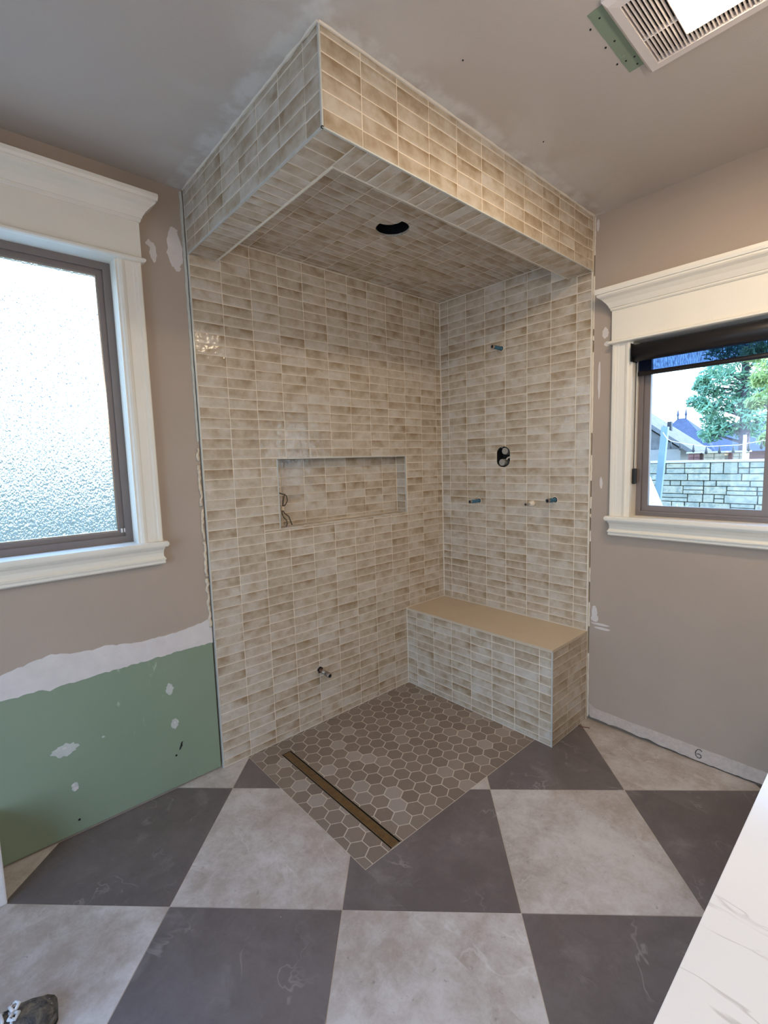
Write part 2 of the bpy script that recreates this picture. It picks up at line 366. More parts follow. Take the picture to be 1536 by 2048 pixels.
def lay(cs, O, U, V, N, parent, limit=300, tilt=.006, proud=.0007):
    U, V, N, O = Vector(U), Vector(V), Vector(N), Vector(O); items = []
    for c in cs:
        P = [O+U*x+V*y for x, y in ((c[0], c[1]), (c[2], c[1]), (c[2], c[3]), (c[0], c[3]))]; items.append((px_area(P), c))
    items.sort(key=lambda q: -q[0]); rest = bmesh.new(); rest.loops.layers.uv.new('UVMap'); objs = []
    for i, (_, c) in enumerate(items):
        w, h = c[2]-c[0], c[3]-c[1]; me = tile_mesh(w, h); ctr = O+U*(c[0]+c[2])/2+V*(c[1]+c[3])/2+N*R.uniform(-proud, proud)
        W = Matrix(((U.x, V.x, N.x, ctr.x), (U.y, V.y, N.y, ctr.y), (U.z, V.z, N.z, ctr.z), (0, 0, 0, 1)))
        W = W @ Matrix.Rotation(R.uniform(-tilt, tilt)*(.05/max(w, .05)), 4, 'Y') @ Matrix.Rotation(R.uniform(-tilt, tilt), 4, 'X')
        if i < limit:
            o = link(bpy.data.objects.new('tile', me)); o.parent = parent; o.matrix_world = W; objs.append(o)
            o.matrix_parent_inverse = parent.matrix_world.inverted(); o.matrix_basis = W
        else:
            n0 = len(rest.verts); rest.from_mesh(me); rest.verts.ensure_lookup_table()
            bmesh.ops.transform(rest, matrix=W, verts=rest.verts[n0:])
    if len(rest.verts): obj('tile_field', rest, 'zellige', parent, kind='stuff')
    else: rest.free()
    return objs
def boolean_cut(objs, cutter):
    for o in objs:
        if o.data.users > 1: o.data = o.data.copy()
        md = o.modifiers.new('cut', 'BOOLEAN'); md.operation = 'DIFFERENCE'; md.object = cutter; md.solver = 'EXACT'
    bpy.context.view_layer.update(); dg = bpy.context.evaluated_depsgraph_get()
    for o in objs:
        me = bpy.data.meshes.new_from_object(o.evaluated_get(dg)); o.modifiers.clear(); o.data = me
    bpy.data.objects.remove(cutter)
# ---- convex polygon clipping for the floor
def clip(poly, a, b, c):          # keep a*x+b*y <= c
    out = []
    for i in range(len(poly)):
        p, q = poly[i], poly[(i+1) % len(poly)]; fp, fq = a*p[0]+b*p[1]-c, a*q[0]+b*q[1]-c
        if fp <= 0: out.append(p)
        if fp*fq < 0: s = fp/(fp-fq); out.append((p[0]+(q[0]-p[0])*s, p[1]+(q[1]-p[1])*s))
    return out
def inside(poly, x0, y0, x1, y1):
    for a, b, c in ((1, 0, x1), (-1, 0, -x0), (0, 1, y1), (0, -1, -y0)):
        poly = clip(poly, a, b, c)
        if len(poly) < 3: return []
    return poly
def outside(poly, x0, y0, x1, y1):
    parts = []
    for a, b, c in ((1, 0, x0), (-1, 0, -x1), (0, 1, y0), (0, -1, -y1)):
        q = clip(poly, a, b, c)
        if len(q) >= 3: parts.append(q)
        poly = clip(poly, -a, -b, -c)
        if len(poly) < 3: break
    return parts
def area(p): return abs(sum(p[i][0]*p[(i+1) % len(p)][1]-p[(i+1) % len(p)][0]*p[i][1] for i in range(len(p))))/2
PZ = lambda u, v, d: (u, v, d)

# ---------------------------------------------------------------- dimensions (metres; corner of the shower at the origin)
LA, LB, ZB, ZC, ZI, TH = 1.721, 1.070, 2.493, 2.769, 2.605, .1365
BD, BH = .389, .533
NX0, NX1, NZ0, NZ1, ND = -1.322, -.368, 1.189, 1.561, .09
XF, YB = -4.2, -2.68            # far wall and vanity wall
AW = (-2.86, -2.028, 1.205, 2.402)    # window A opening u0,u1,z0,z1
BW = (-2.40, -1.285, 1.205, 2.095)    # window B opening

# ---------------------------------------------------------------- room shell
def wall_with_hole(F, u0, u1, z0, z1, hole, d0, d1):
    bm = bmesh.new(); a, b, c, e = hole[0]-.02, hole[1]+.02, hole[2]-.03, hole[3]+.02
    fbox(bm, F, u0, a, d0, d1, z0, z1); fbox(bm, F, b, u1, d0, d1, z0, z1); fbox(bm, F, a, b, d0, d1, z0, c); fbox(bm, F, a, b, d0, d1, e, z1); return bm
DW = -.010                     # drywall face sits 10 mm behind the tile face
bm = wall_with_hole(FA, XF, -LA-.004, .70, ZC, AW, DW, -.15)
fbox(bm, FA, XF, -LA-.004, -.024, -.15, -.02, .70); fbox(bm, FA, XF, -2.61, DW, -.15, -.02, .70)
wall_left = obj('wall_left', bm, 'wall_paint', kind='structure')
bm = wall_with_hole(FB, YB, -LB-.007, .030, ZC, BW, DW, -.15); fbox(bm, FB, YB, -LB-.007, -.045, -.15, -.02, .030)
wall_right = obj('wall_right', bm, 'wall_paint', kind='structure')
obj('wall_vanity', bxs(((XF, YB, -.02), (.15, YB-.12, ZC))), 'wall_paint', kind='structure')
SKY_OPENING = (-2.35, -.75, 0.0, 2.15)      # unseen opening added in the far wall, behind the camera, for cool daylight
bm = bmesh.new(); FX = lambda u, d, z: (XF+d, u, z)
fbox(bm, FX, YB, SKY_OPENING[0], 0, -.12, -.02, ZC); fbox(bm, FX, SKY_OPENING[1], .15, 0, -.12, -.02, ZC); fbox(bm, FX, SKY_OPENING[0], SKY_OPENING[1], 0, -.12, SKY_OPENING[3], ZC)
obj('wall_far', bm, 'wall_paint', kind='structure')
portal((XF-.06, (SKY_OPENING[0]+SKY_OPENING[1])/2, SKY_OPENING[3]/2), (1, 0, 0), SKY_OPENING[3], SKY_OPENING[1]-SKY_OPENING[0])
ceiling = obj('ceiling', bxs(((XF-.12, YB-.12, ZC), (.15, .15, ZC+.12))), 'ceiling_paint', kind='structure')
# end of a low bare-plaster wall at the left edge of the picture
obj('wall_stub', bxs(((-2.68, DW*-1, -.0), (-2.603, -.193, .25)), bevel=.006), 'compound', kind='structure')

# ---- painted wall, left: green board let in below, compound, patches, foam
gp = obj('drywall_panel', bxs(((-2.606, .0085, .011), (-LA-.010, .022, .70))), 'green_board', wall_left, label='green moisture-resistant drywall panel')
top = [(-2.61, .672), (-2.5, .664), (-2.42, .668), (-2.40, .652), (-2.36, .66), (-2.2, .664), (-1.9, .668), (-LA-.008, .667), (-LA-.008, .79), (-1.78, .778), (-1.9, .762), (-2.05, .760), (-2.15, .772), (-2.19, .785), (-2.24, .778), (-2.3, .782), (-2.38, .80), (-2.46, .785), (-2.55, .765), (-2.61, .768)]
obj('joint_compound', ragged(top, PA, -.011, -.0065, .014, .0028, 3), 'compound', wall_left, label='pale joint compound band over the drywall seam')
obj('paper_tape', ragged([(-2.61, .688), (-2.3, .69), (-2.0, .686), (-LA-.009, .686), (-LA-.009, .742), (-2.0, .742), (-2.3, .74), (-2.61, .74)], PA, -.0068, -.0056, .05, .0012, 4), 'compound', wall_left)
for i, (u, z, rx, rz) in enumerate(((-2.37, .385, .045, .026), (-2.348, .215, .012, .020), (-1.945, .50, .016, .026), (-1.935, .325, .016, .026), (-2.23, .385, .006, .004))):
    obj('screw_patch', blob(u, z, rx, rz, PA, -.009, -.0078, seed=20+i), 'compound_thin', wall_left)
for i, (u, z, rx, rz) in enumerate(((-2.37, .395, .007, .004), (-2.352, .225, .005, .006), (-1.943, .508, .004, .004), (-1.935, .33, .004, .005), (-2.345, .205, .008, .010))):
    obj('compound_dab', blob(u, z, rx, rz, PA, -.008, -.0068, 12, .3, 40+i), 'compound', wall_left)
for u, z in ((-2.345, .063), (-1.94, .166)):
    bm = bmesh.new(); prism(bm, [(u+.005*math.cos(a*.785), z+.005*math.sin(a*.785)) for a in range(8)], PA, -.0088, -.0072); obj('screw_head', bm, 'dark', wall_left)
obj('scuff_mark', ragged([(-1.925, .185), (-1.915, .19), (-1.905, .222), (-1.912, .224)], PA, -.0088, -.0078, .006, .002, 9), 'black_can', wall_left)
for i, (u, z, rx, rz) in enumerate(((-1.868, 2.468, .014, .040), (-1.775, 2.50, .034, .085))):
    obj('plaster_patch', blob(u, z, rx, rz, PA, -.011, -.0085, 34, .16, 60+i), 'compound', wall_left)
for u, z in ((-1.772, 2.585), (-1.768, 2.42), (-1.88, 2.502)): obj('compound_dab', blob(u, z, .014, .014, PA, -.011, -.009, 14, .4, int(z*100)), 'compound', wall_left)
def foam_bead(z0, z1, seed):
    r = random.Random(seed); bm = bmesh.new(); n = max(4, int((z1-z0)/.014)); pts, rad = [], []
    for k in range(n+1): pts.append((-LA-.011+r.uniform(-.008, .001), .007, z0+(z1-z0)*k/n)); rad.append(r.uniform(.004, .009))
    tube(bm, pts, rad, 7); return bm
for i, (a, b) in enumerate(((.745, .99), (1.0, 1.17), (1.18, 1.33), (1.345, 1.54), (1.56, 1.62))):
    smooth(obj('foam_bead', foam_bead(a, b, 5+i), 'foam', wall_left, label='squeezed-out expanding foam along the tile edge'))
obj('corner_caulk', ragged([(-LA-.016, 1.65), (-LA-.006, 1.65), (-LA-.006, 2.76), (-LA-.017, 2.76)], PA, -.011, -.005, .02, .0016, 77), 'compound_thin', wall_left)
# ---- painted wall, right: bare strip where the skirting was, filler in the tile gap
strip = [(YB, .010), (-2.2, .011), (-1.9, .010), (-1.62, .006), (-1.45, .012), (-1.40, .022), (-1.36, .012), (-1.3, .020), (-1.24, .026), (-1.20, .016), (-1.14, .024), (-1.09, .022), (-1.083, .10), (-1.12, .082), (-1.3, .078), (-1.8, .077), (-2.2, .078), (YB, .078)]
obj('bare_strip', ragged(strip, PB, -.011, -.0085, .02, .0018, 12), 'bare_gypsum', wall_right, label='unpainted gypsum strip where the skirting board was removed')
bm = bmesh.new(); SX = [(-1.648, .062), (-1.640, .068), (-1.630, .066), (-1.623, .056), (-1.620, .044), (-1.622, .032), (-1.630, .024), (-1.640, .024), (-1.646, .031), (-1.644, .040), (-1.635, .044), (-1.626, .040)]
tube(bm, [PB(u_, z_, -.008) for u_, z_ in SX], .0022, 5); obj('pencil_six', bm, 'pencil', wall_right, label='digit 6 pencilled on the bare strip')
def gap_fill(z0, z1, seed):
    return ragged([(-LB-.0085, z0), (-LB-.0022, z0), (-LB-.0022, z1), (-LB-.0085, z1)], PB, -.03, -.0085, .02, .0012, seed)
for i, (a, b) in enumerate(((2.575, 2.765), (2.2, 2.47), (2.14, 2.165), (1.65, 2.08), (1.39, 1.53), (1.235, 1.30), (1.185, 1.205), (1.05, 1.11), (.82, .90), (.56, .70), (.02, .40))):
    obj('gap_filler', gap_fill(a, b, 100+i), 'caulk', wall_right)
for i, (u, z, rx, rz) in enumerate(((-1.138, 2.165, .016, .028), (-1.150, 2.11, .018, .012), (-1.11, 1.93, .007, .10), (-1.108, .615, .022, .020), (-1.15, .563, .045, .007), (-1.105, .65, .016, .035), (-1.14, .585, .05, .006), (-1.09, 2.72, .008, .03), (-1.13, 1.38, .008, .03))):
    obj('plaster_smear', blob(u, z, rx, rz, PB, -.011, -.0094+.00015*i, 18, .14, 80+i), 'compound', wall_right)
bm = bmesh.new(); tube(bm, [(-.001, -1.0915+.0, .02), (-.001, -1.10, .012)], .004, 5)
# ceiling: screws, patch beside the fan
PC = lambda u, v, d: (u, v, ZC-d)
obj('patch_panel', ragged([(-1.148, -1.572), (-.842, -1.569), (-.842, -1.64), (-1.148, -1.64)], PC, -.001, .0012, .02, .0012, 6), 'green_board', ceiling, label='green drywall patch beside the fan grille')
for i, (x, y) in enumerate(((-1.301, -1.25), (-.748, -1.21), (-1.114, -1.592), (-1.003, -1.588), (-.9, -1.581), (-.896, -1.605), (-1.097, -1.558), (-.999, -1.56), (-.907, -1.557), (-.86, -1.60))):
    bm = bmesh.new(); rr = .0030 if i > 1 else .0025
    prism(bm, [(x+rr*math.cos(a*.785), y+rr*math.sin(a*.785)) for a in range(8)], PC, 0, .0022); obj('screw_head', bm, 'dark', ceiling)

# ---------------------------------------------------------------- shower walls
ucols = [-1.7155]+[-1.569+.1516*k for k in range(11)]+[-.0015]
rows = [.002]+[.038+.0493*k for k in range(53)]
bm = bmesh.new()
for a, b, c, e in ((-LA, NX0, 0, ZC), (NX1, .0, 0, ZC), (NX0, NX1, 0, NZ0), (NX0, NX1, NZ1, ZC)): box(bm, (a, .0012, c), (b, .0095, e))
for a, b, c, e in ((-LA, NX0-.02, 0, ZC), (NX1+.02, .15, 0, ZC), (NX0-.02, NX1+.02, 0, NZ0-.02), (NX0-.02, NX1+.02, NZ1+.02, ZC)): box(bm, (a, .0095, c), (b, .15, e))
wsl = obj('wall_shower_left', bm, 'grout', kind='structure')
ra = [z for z in rows if z < ZI-.01]+[ZI-.0015]
cs = [c for c in cells(ucols, ra, [(NX0-.004, NZ0-.004, NX1+.004, NZ1+.004)]) if not (c[0] > -BD-.02 and c[3] < BH) and not (c[2] < -LA+TH+.03 and c[1] > ZB)]
cs = [(x0, y0, x1, min(y1, ZB-.002) if x1 < -LA+TH else y1) for x0, y0, x1, y1 in cs]
lay(cs, (0, 0, 0), (1, 0, 0), (0, 0, 1), (0, -1, 0), wsl)
# recessed niche
bm = bmesh.new()
box(bm, (NX0-.02, ND+.0012, NZ0-.02), (NX1+.02, ND+.02, NZ1+.02))
for a, b in (((NX0-.02, .003, NZ0-.02), (NX0-.0018, ND+.002, NZ1+.02)), ((NX1+.0012, .003, NZ0-.02), (NX1+.02, ND+.002, NZ1+.02)), ((NX0, .003, NZ1+.0012), (NX1, ND+.002, NZ1+.02)), ((NX0, .003, NZ0-.02), (NX1, ND+.002, NZ0-.0012))): box(bm, a, b)
niche = obj('niche', bm, 'grout', wsl, label='recessed tiled niche with metal edges')
nu = [NX0+.001, -1.255]+[-1.255+.1516*k for k in range(1, 6)]+[NX1-.001]
nv = [NZ0+.001]+[z for z in [NZ0+.022+.0493*k for k in range(8)] if z < NZ1-.01]+[NZ1-.001]
lay(cells(nu, nv), (0, ND, 0), (1, 0, 0), (0, 0, 1), (0, -1, 0), niche)
lay(cells([.004, ND-.001], nv), (NX1, 0, 0), (0, 1, 0), (0, 0, 1), (-1, 0, 0), niche)
lay(cells([-ND+.001, -.004], nv), (NX0, 0, 0), (0, -1, 0), (0, 0, 1), (1, 0, 0), niche)
lay(cells([NX0+.001+.1516*k for k in range(6)]+[NX1-.2+.04, NX1-.001], [-.001, .05, ND-.001]), (0, 0, NZ0), (1, 0, 0), (0, 1, 0), (0, 0, 1), niche)
lay(cells([NX0+.001+.1516*k for k in range(6)]+[NX1-.2+.04, NX1-.001], [-ND+.001, -.05, -.004]), (0, 0, NZ1), (1, 0, 0), (0, -1, 0), (0, 0, -1), niche)
bm = bmesh.new(); fbox(bm, FA, NX0-.004, NX0+.001, -.006, .0012, NZ0-.004, NZ1+.004); fbox(bm, FA, NX1-.001, NX1+.004, -.006, .0012, NZ0-.004, NZ1+.004); fbox(bm, FA, NX0, NX1, -.006, .0012, NZ1-.001, NZ1+.004)
obj('edge_trim', bm, 'metal_trim', wsl, label='brushed metal edging round the niche')
obj('edge_trim', bxs(((-LA-.002, -.0012, 0), (-LA+.0045, .009, ZB))), 'metal_trim', wsl, label='brushed metal edging strip at the tile end')
obj('caulk_line', bxs(((-.005, -.005, BH), (.001, .001, ZI)), ((-LA+TH, -.004, ZI-.004), (0, .001, ZI)), ((-BD, -.003, BH+.0004), (0, .001, BH+.003)), ((-BD-.004, -.004, 0), (-BD, .001, BH))), 'caulk', wsl)
# right wall
bm = bmesh.new(); box(bm, (.0012, -LB, 0), (.15, .0018, ZC))
wsr = obj('wall_shower_right', bm, 'grout', kind='structure')
vcols = [-1.0645]+[-.073-.152*k for k in range(6, -1, -1)]+[-.0015]
cs = [c for c in cells([-x for x in vcols][::-1], [BH+.002]+[z for z in rows if BH+.012 < z < ZI-.01]+[ZI-.0015]) if not (c[2] > LB-TH+.03 and c[1] > ZB)]
cs = [(x0, y0, x1, min(y1, ZB-.002) if x0 > LB-TH else y1) for x0, y0, x1, y1 in cs]
rt = lay(cs, (0, 0, 0), (0, -1, 0), (0, 0, 1), (-1, 0, 0), wsr)
obj('edge_trim', bxs(((-.0012, -LB-.002, BH+.0005), (.009, -LB+.0045, ZB))), 'caulk', wsr, label='pale edging strip at the tile end')
obj('caulk_line', bxs(((-.003, -LB+.005, BH+.0004), (.001, 0, BH+.003)), ((-.004, -LB+TH, ZI-.004), (.001, 0, ZI))), 'caulk', wsr)
def capsule(cy, cz, hw, hh, n=9):
    pts = []
    for s, q in ((1, 0), (-1, math.pi)):
        for k in range(n): a = q+math.pi*k/(n-1); pts.append((cy+hw*math.cos(a), cz+s*(hh-hw)*.98+hw*math.sin(a)*.8))
    return pts
bm = bmesh.new(); prism(bm, capsule(-.512, 1.537, .050, .076), PB, .03, -.075); cut = obj('cutter', bm)
hit = [o for o in rt if abs(o.matrix_world.translation.y+.513) < .14 and abs(o.matrix_world.translation.z-1.537) < .12]
boolean_cut(hit+[wsr], cut)
# ceiling of the shower
csh = obj('ceiling_shower', bxs(((-LA+TH, -LB+TH, ZI+.0012), (0, 0, ZI+.010))), 'grout', kind='structure')
uc = [-LA+TH+.001]+[x for x in ucols if -1.56 < x < -.06]+[-.0535, -.0015]
uc = sorted(set(uc))
vr = [.0015+.026]+[.0275+.0493*k for k in range(1, 19)]; vr = [.0015]+[v for v in vr if v < LB-TH-.015]+[LB-TH-.001]
ct = lay(cells(uc, vr), (0, 0, ZI), (1, 0, 0), (0, -1, 0), (0, 0, -1), csh)
def crescent():
    c1, r1, c2, r2 = (-.982, -.578), .079, (-1.062, -.645), .066; pts = []
    d = math.hypot(c2[0]-c1[0], c2[1]-c1[1]); th = math.atan2(c2[1]-c1[1], c2[0]-c1[0])
    a = math.acos((d*d+r1*r1-r2*r2)/(2*d*r1)); b = math.acos((d*d+r2*r2-r1*r1)/(2*d*r2))
    for k in range(25): x = th+a+(2*math.pi-2*a)*k/24; pts.append((c1[0]+r1*math.cos(x), c1[1]+r1*math.sin(x)))
    for k in range(1, 12): x = th+math.pi+b-2*b*k/12; pts.append((c2[0]+r2*math.cos(x), c2[1]+r2*math.sin(x)))
    return pts
bm = bmesh.new(); prism(bm, crescent(), PZ, ZI-.02, ZI+.06); cut = obj('cutter', bm)
hit = [o for o in ct if (o.matrix_world.translation.xy-Vector((-.982, -.578))).length < .19]
boolean_cut(hit+[csh], cut)
can = empty('light_can', (-.982, -.578, ZI+.03), 'dark ribbed can behind the crescent cut in the shower ceiling', 'light can')
bm = bmesh.new(); n = 36
for k in range(n):
    pass
rr = []
for j, z in enumerate((.004, .03, .03, .055, .055, .08, .08)):
    rad = .083+(.004 if j % 2 else 0)+(.0 if j else .0)
    rr.append([bm.verts.new((-.982+rad*math.cos(2*math.pi*k/n)*(1+.02*math.sin(k*2.7)), -.578+rad*math.sin(2*math.pi*k/n)*(1+.02*math.cos(k*1.9)), ZI+.0085+z)) for k in range(n)])
for a, b in zip(rr, rr[1:]):
    for k in range(n): bm.faces.new((a[k], a[(k+1) % n], b[(k+1) % n], b[k]))
bm.faces.new(rr[-1]); obj('can_body', bm, 'black_can', can)
bm = bmesh.new(); tube(bm, [(-1.04, -.55, ZI+.09), (-.98, -.53, ZI+.06), (-.94, -.57, ZI+.065), (-.93, -.62, ZI+.09)], .006, 7); obj('cable', bm, 'rubber_black', can)

# ---------------------------------------------------------------- tiled box hanging round the shower head (soffit)
so = empty('shower_soffit', (-LA, -LB, ZB), 'tan tiled box hung from the ceiling along two open sides of the shower', 'soffit')
obj('core', bxs(((-LA+.0012, -LB+.0012, ZB+.0012), (-LA+TH-.002, -.0, ZC)), ((-LA+TH-.002, -LB+.0012, ZB+.0012), (0, -LB+TH-.002, ZC))), 'grout', so)
hv = [ZB+.004+.0498*k for k in range(6)]+[ZC-.0015]
hu = [-1.7155]+[-1.7185+.1515*k for k in range(1, 12)]+[-.0015]
lay(cells(hu, hv), (0, -LB, 0), (1, 0, 0), (0, 0, 1), (0, -1, 0), so, limit=120)
hl = [.0015]+[.095+.1485*k for k in range(7)]+[LB-.005]
lay(cells(hl, hv), (-LA, 0, 0), (0, -1, 0), (0, 0, 1), (-1, 0, 0), so, limit=120)
bu = [-1.594+.0493*k for k in range(33)]; bu = [b for b in bu if b < -.012]+[-.0015]
lay(cells(bu, [LB-TH+.004, LB-.005]), (0, 0, ZB), (1, 0, 0), (0, -1, 0), (0, 0, -1), so, limit=60)
bl = [LB-.005-.0493*k for k in range(22)]; bl = [.0015]+sorted(b for b in bl if b > .012)
lay(cells([-LA+.005, -LA+TH-.009], bl), (0, 0, ZB), (1, 0, 0), (0, -1, 0), (0, 0, -1), so, limit=60)
obj('edge_trim', bxs(((-LA-.002, -LB-.002, ZB), (-LA+.0045, -LB+.0045, ZC)), ((-LA-.002, -LB-.002, ZB-.0012), (0, -LB+.0045, ZB+.004)), ((-LA-.002, -LB, ZB-.0012), (-LA+.0045, 0, ZB+.004))), 'metal_trim', so, label='brushed metal edging on the outer corners')
obj('edge_trim', bxs(((-LA+TH-.006, -LB+TH-.006, ZB-.0012), (0, -LB+TH, ZB+.03)), ((-LA+TH-.006, -LB+TH, ZB-.0012), (-LA+TH, 0, ZB+.03))), 'caulk', so, label='pale edging on the inner corners')
obj('inner_board', bxs(((-LA+TH-.002, -LB+TH-.001, ZB+.004), (-LA+TH, 0, ZI+.002)), ((-LA+TH-.002, -LB+TH-.002, ZB+.004), (0, -LB+TH, ZI+.002))), 'grout', so)
r = random.Random(3); bm = bmesh.new()
for (p, q) in (((-LA-.001, -LB-.003, ZC), (0, -LB-.003, ZC)), ((-LA-.003, -LB-.003, ZC), (-LA-.003, 0, ZC))):
    p, q = Vector(p), Vector(q); tube(bm, [p.lerp(q, k/40)+Vector((0, 0, r.uniform(-.0015, .001))) for k in range(41)], [r.uniform(.003, .0075) for _ in range(41)], 6)
obj('caulk_bead', bm, 'caulk', so)

# ---------------------------------------------------------------- bench
be = empty('shower_bench', (-BD/2, -LB/2, 0), 'tiled bench under the valve with a smooth tan stone seat', 'bench')
obj('core', bxs(((-BD+.0012, -LB+.0012, 0), (-.0006, -.0006, BH-.012))), 'grout', be)
obj('seat', bxs(((-BD-.001, -LB-.001, BH-.012), (-.0006, -.0006, BH)), bevel=.0012), 'bench_stone', be, label='smooth tan stone seat slab')
bv = [.002]+[.034+.0493*k for k in range(10)]+[BH-.0135]
lay(cells([.0015]+[.089+.151*k for k in range(7)]+[LB-.005], bv), (-BD, 0, 0), (0, -1, 0), (0, 0, 1), (-1, 0, 0), be, limit=150)
lay(cells([-BD+.005, -.219, -.066, -.0015], bv), (0, -LB, 0), (1, 0, 0), (0, 0, 1), (0, -1, 0), be, limit=60)
obj('edge_trim', bxs(((-BD-.002, -LB-.002, 0), (-BD+.0045, -LB+.0045, BH-.013))), 'metal_trim', be, label='brushed metal edging on the outer corner')

# ---------------------------------------------------------------- floors
PX0, PX1, PY0, PY1 = -1.587, -BD+.01, -.970, 0.0
DR = (-1.4525, -.9665, -1.3965, -.112)
floor = obj('floor', bxs(((XF-.12, YB-.12, -.05), (DR[0], .15, -.0015)), ((DR[2], YB-.12, -.05), (.15, .15, -.0015)), ((DR[0], YB-.12, -.05), (DR[2], DR[1], -.0015)), ((DR[0], DR[3], -.05), (DR[2], .15, -.0015))), 'grout_grey', kind='structure')
S, ANG, OU, OV = .6096, .0046, -1.1204, -1.3591
a = ANG-math.pi/4; gu = (math.cos(a), math.sin(a)); gv = (-gu[1], gu[0])
def gpt(i, j): return (gu[0]*(OU+i*S)+gv[0]*(OV+j*S), gu[1]*(OU+i*S)+gv[1]*(OV+j*S))
for i in range(-5, 6):
    for j in range(-5, 5):
        e = .0013/S; q = [gpt(i+e, j+e), gpt(i+1-e, j+e), gpt(i+1-e, j+1-e), gpt(i+e, j+1-e)]
        q = inside(q, XF, YB, 0.012, 0.012)
        if not q or area(q) < 2e-4: continue
        parts = [x for x in outside(q, PX0-.001, PY0-.001, PX1, .05) if area(x) > 1e-5]
        if not parts: continue
        bm = bmesh.new()
        for pt in parts: prism(bm, pt, PZ, -.009, 0)
        obj('tile', bm, 'stone_light' if (i+j) % 2 else 'stone_dark', floor)
fsh = obj('floor_shower', bxs(((PX0, PY0, -.01), (DR[0], PY1+.001, -.0012)), ((DR[2], PY0, -.01), (PX1, PY1+.001, -.0012)), ((DR[0], PY0, -.01), (DR[2], DR[1], -.0012)), ((DR[0], DR[3], -.01), (DR[2], PY1+.001, -.0012))), 'grout_grey', kind='structure')
HX, HY = .0812, .0694
def hexpoly(cx, cy, w, top=0.0):
    rr = w/math.sqrt(3); return [(cx+rr*math.cos(math.pi/6+k*math.pi/3)*1.0, cy+rr*math.sin(math.pi/6+k*math.pi/3)*(HY/(HX*.866))) for k in range(6)]
HM = None
for j in range(-13, 4):
    for i in range(-10, 16):
        cx, cy = -1.184+HX*i+(HX/2 if j % 2 else 0), -.807-HY*j
        full = hexpoly(cx, cy, HX-.005); ins = inside(full, PX0+.002, PY0+.002, PX1-.001, -.002)
        if not ins: continue
        parts = [p for p in outside(ins, *DR) if area(p) > 1.2e-4]
        if not parts: continue
        dz = R.uniform(-.0003, .0004)
        if len(parts) == 1 and abs(area(parts[0])-area(full)) < 1e-7:
            if HM is None:
                bm = bmesh.new(); hp = hexpoly(0, 0, HX-.005); hi = hexpoly(0, 0, HX-.0068)
                r0 = [bm.verts.new((x, y, -.006)) for x, y in hp]; r1 = [bm.verts.new((x, y, -.0008)) for x, y in hp]; r2 = [bm.verts.new((x, y, 0)) for x, y in hi]
                for p, q in ((r0, r1), (r1, r2)):
                    for k in range(6): bm.faces.new((p[k], p[(k+1) % 6], q[(k+1) % 6], q[k]))
                bm.faces.new(r2); HM = bpy.data.meshes.new('hex_tile'); bm.to_mesh(HM); bm.free(); HM.materials.append(M['hex_stone'])
            o = link(bpy.data.objects.new('hex_tile', HM)); o.parent = fsh; o.location = (cx, cy, dz)
        else:
            bm = bmesh.new()
            for pt in parts: prism(bm, pt, PZ, -.006, dz)
            obj('hex_tile', bm, 'hex_stone', fsh)
obj('edge_joint', bxs(((PX0-.001, PY0-.002, -.004), (PX1, PY0+.0015, -.0002)), ((PX0-.002, PY0, -.004), (PX0+.001, 0, -.0004))), 'grout_grey', fsh)

# linear drain
dr = empty('linear_drain', (-1.424, -.54, 0), 'long slim floor drain with a brown insert let into the hexagon tiles', 'drain')
obj('channel', bxs(((DR[0]+.001, DR[1]+.001, -.03), (DR[2]-.001, DR[3]-.001, -.0085))), 'dark', dr)
obj('frame', bxs(((DR[0], DR[1], -.02), (DR[0]+.0016, DR[3], .0006)), ((DR[2]-.0016, DR[1], -.02), (DR[2], DR[3], .0006)), ((DR[0], DR[1], -.02), (DR[2], DR[1]+.002, .0006)), ((DR[0], DR[3]-.002, -.02), (DR[2], DR[3], .0006))), 'steel', dr, label='thin steel frame')
cv = obj('cover', bxs(((DR[0]+.0085, DR[1]+.0045, -.006), (DR[2]-.0095, DR[3]-.005, -.0006))), 'bronze_insert', dr, label='brown bronze-coloured insert')
obj('rim', bxs(((DR[0]+.0075, DR[1]+.0035, -.006), (DR[0]+.0088, DR[3]-.004, .0004)), ((DR[2]-.0098, DR[1]+.0035, -.006), (DR[2]-.0090, DR[3]-.004, .0004)), ((DR[0]+.0075, DR[1]+.003, -.006), (DR[2]-.009, DR[1]+.0045, .0004))), 'steel', dr)

# ---------------------------------------------------------------- rough-in plumbing
def stub(label, y, z, ln, rad, drop=0.0, mat='blue_pipe'):
    o = empty('pipe_stub', (0, y, z), label, 'pipe', 'capped pipe stubs on the right tile wall')
    bm = bmesh.new(); hollow_pipe(bm, (.03, y, z+drop*.2), (-ln, y, z), rad, rad*.72, 16, .6); smooth(obj('pipe', bm, mat, o))
    bm = bmesh.new(); hollow_pipe(bm, (-ln+.012, y, z), (-ln-.001, y, z), rad*1.05, rad*.74, 16, .8); smooth(obj('rim', bm, 'nickel', o))
    bm = bmesh.new(); tube(bm, [(-ln+.0015, y, z), (-ln+.02, y, z)], rad*.70, 14); obj('bore_shade', bm, 'dark', o)  # black plug added in place of the shade inside the pipe
    bm = bmesh.new(); prism(bm, [(y+rad*1.5*math.cos(k*.349), z+rad*1.5*math.sin(k*.349)) for k in range(18)], PB, -.002, .0024); obj('hole_shade', bm, 'dark', o)  # dark disc on the tile face stands in for the shaded hole
    bm = bmesh.new(); n = 14; tube(bm, [(-.0026, y+rad*1.45*math.cos(k*2*math.pi/n), z+rad*1.45*math.sin(k*2*math.pi/n)) for k in range(n+1)], [rad*.22*(1+.5*math.sin(k*3.1)) for k in range(n+1)], 5); obj('sealant', bm, 'white_fitting', o)
    return o
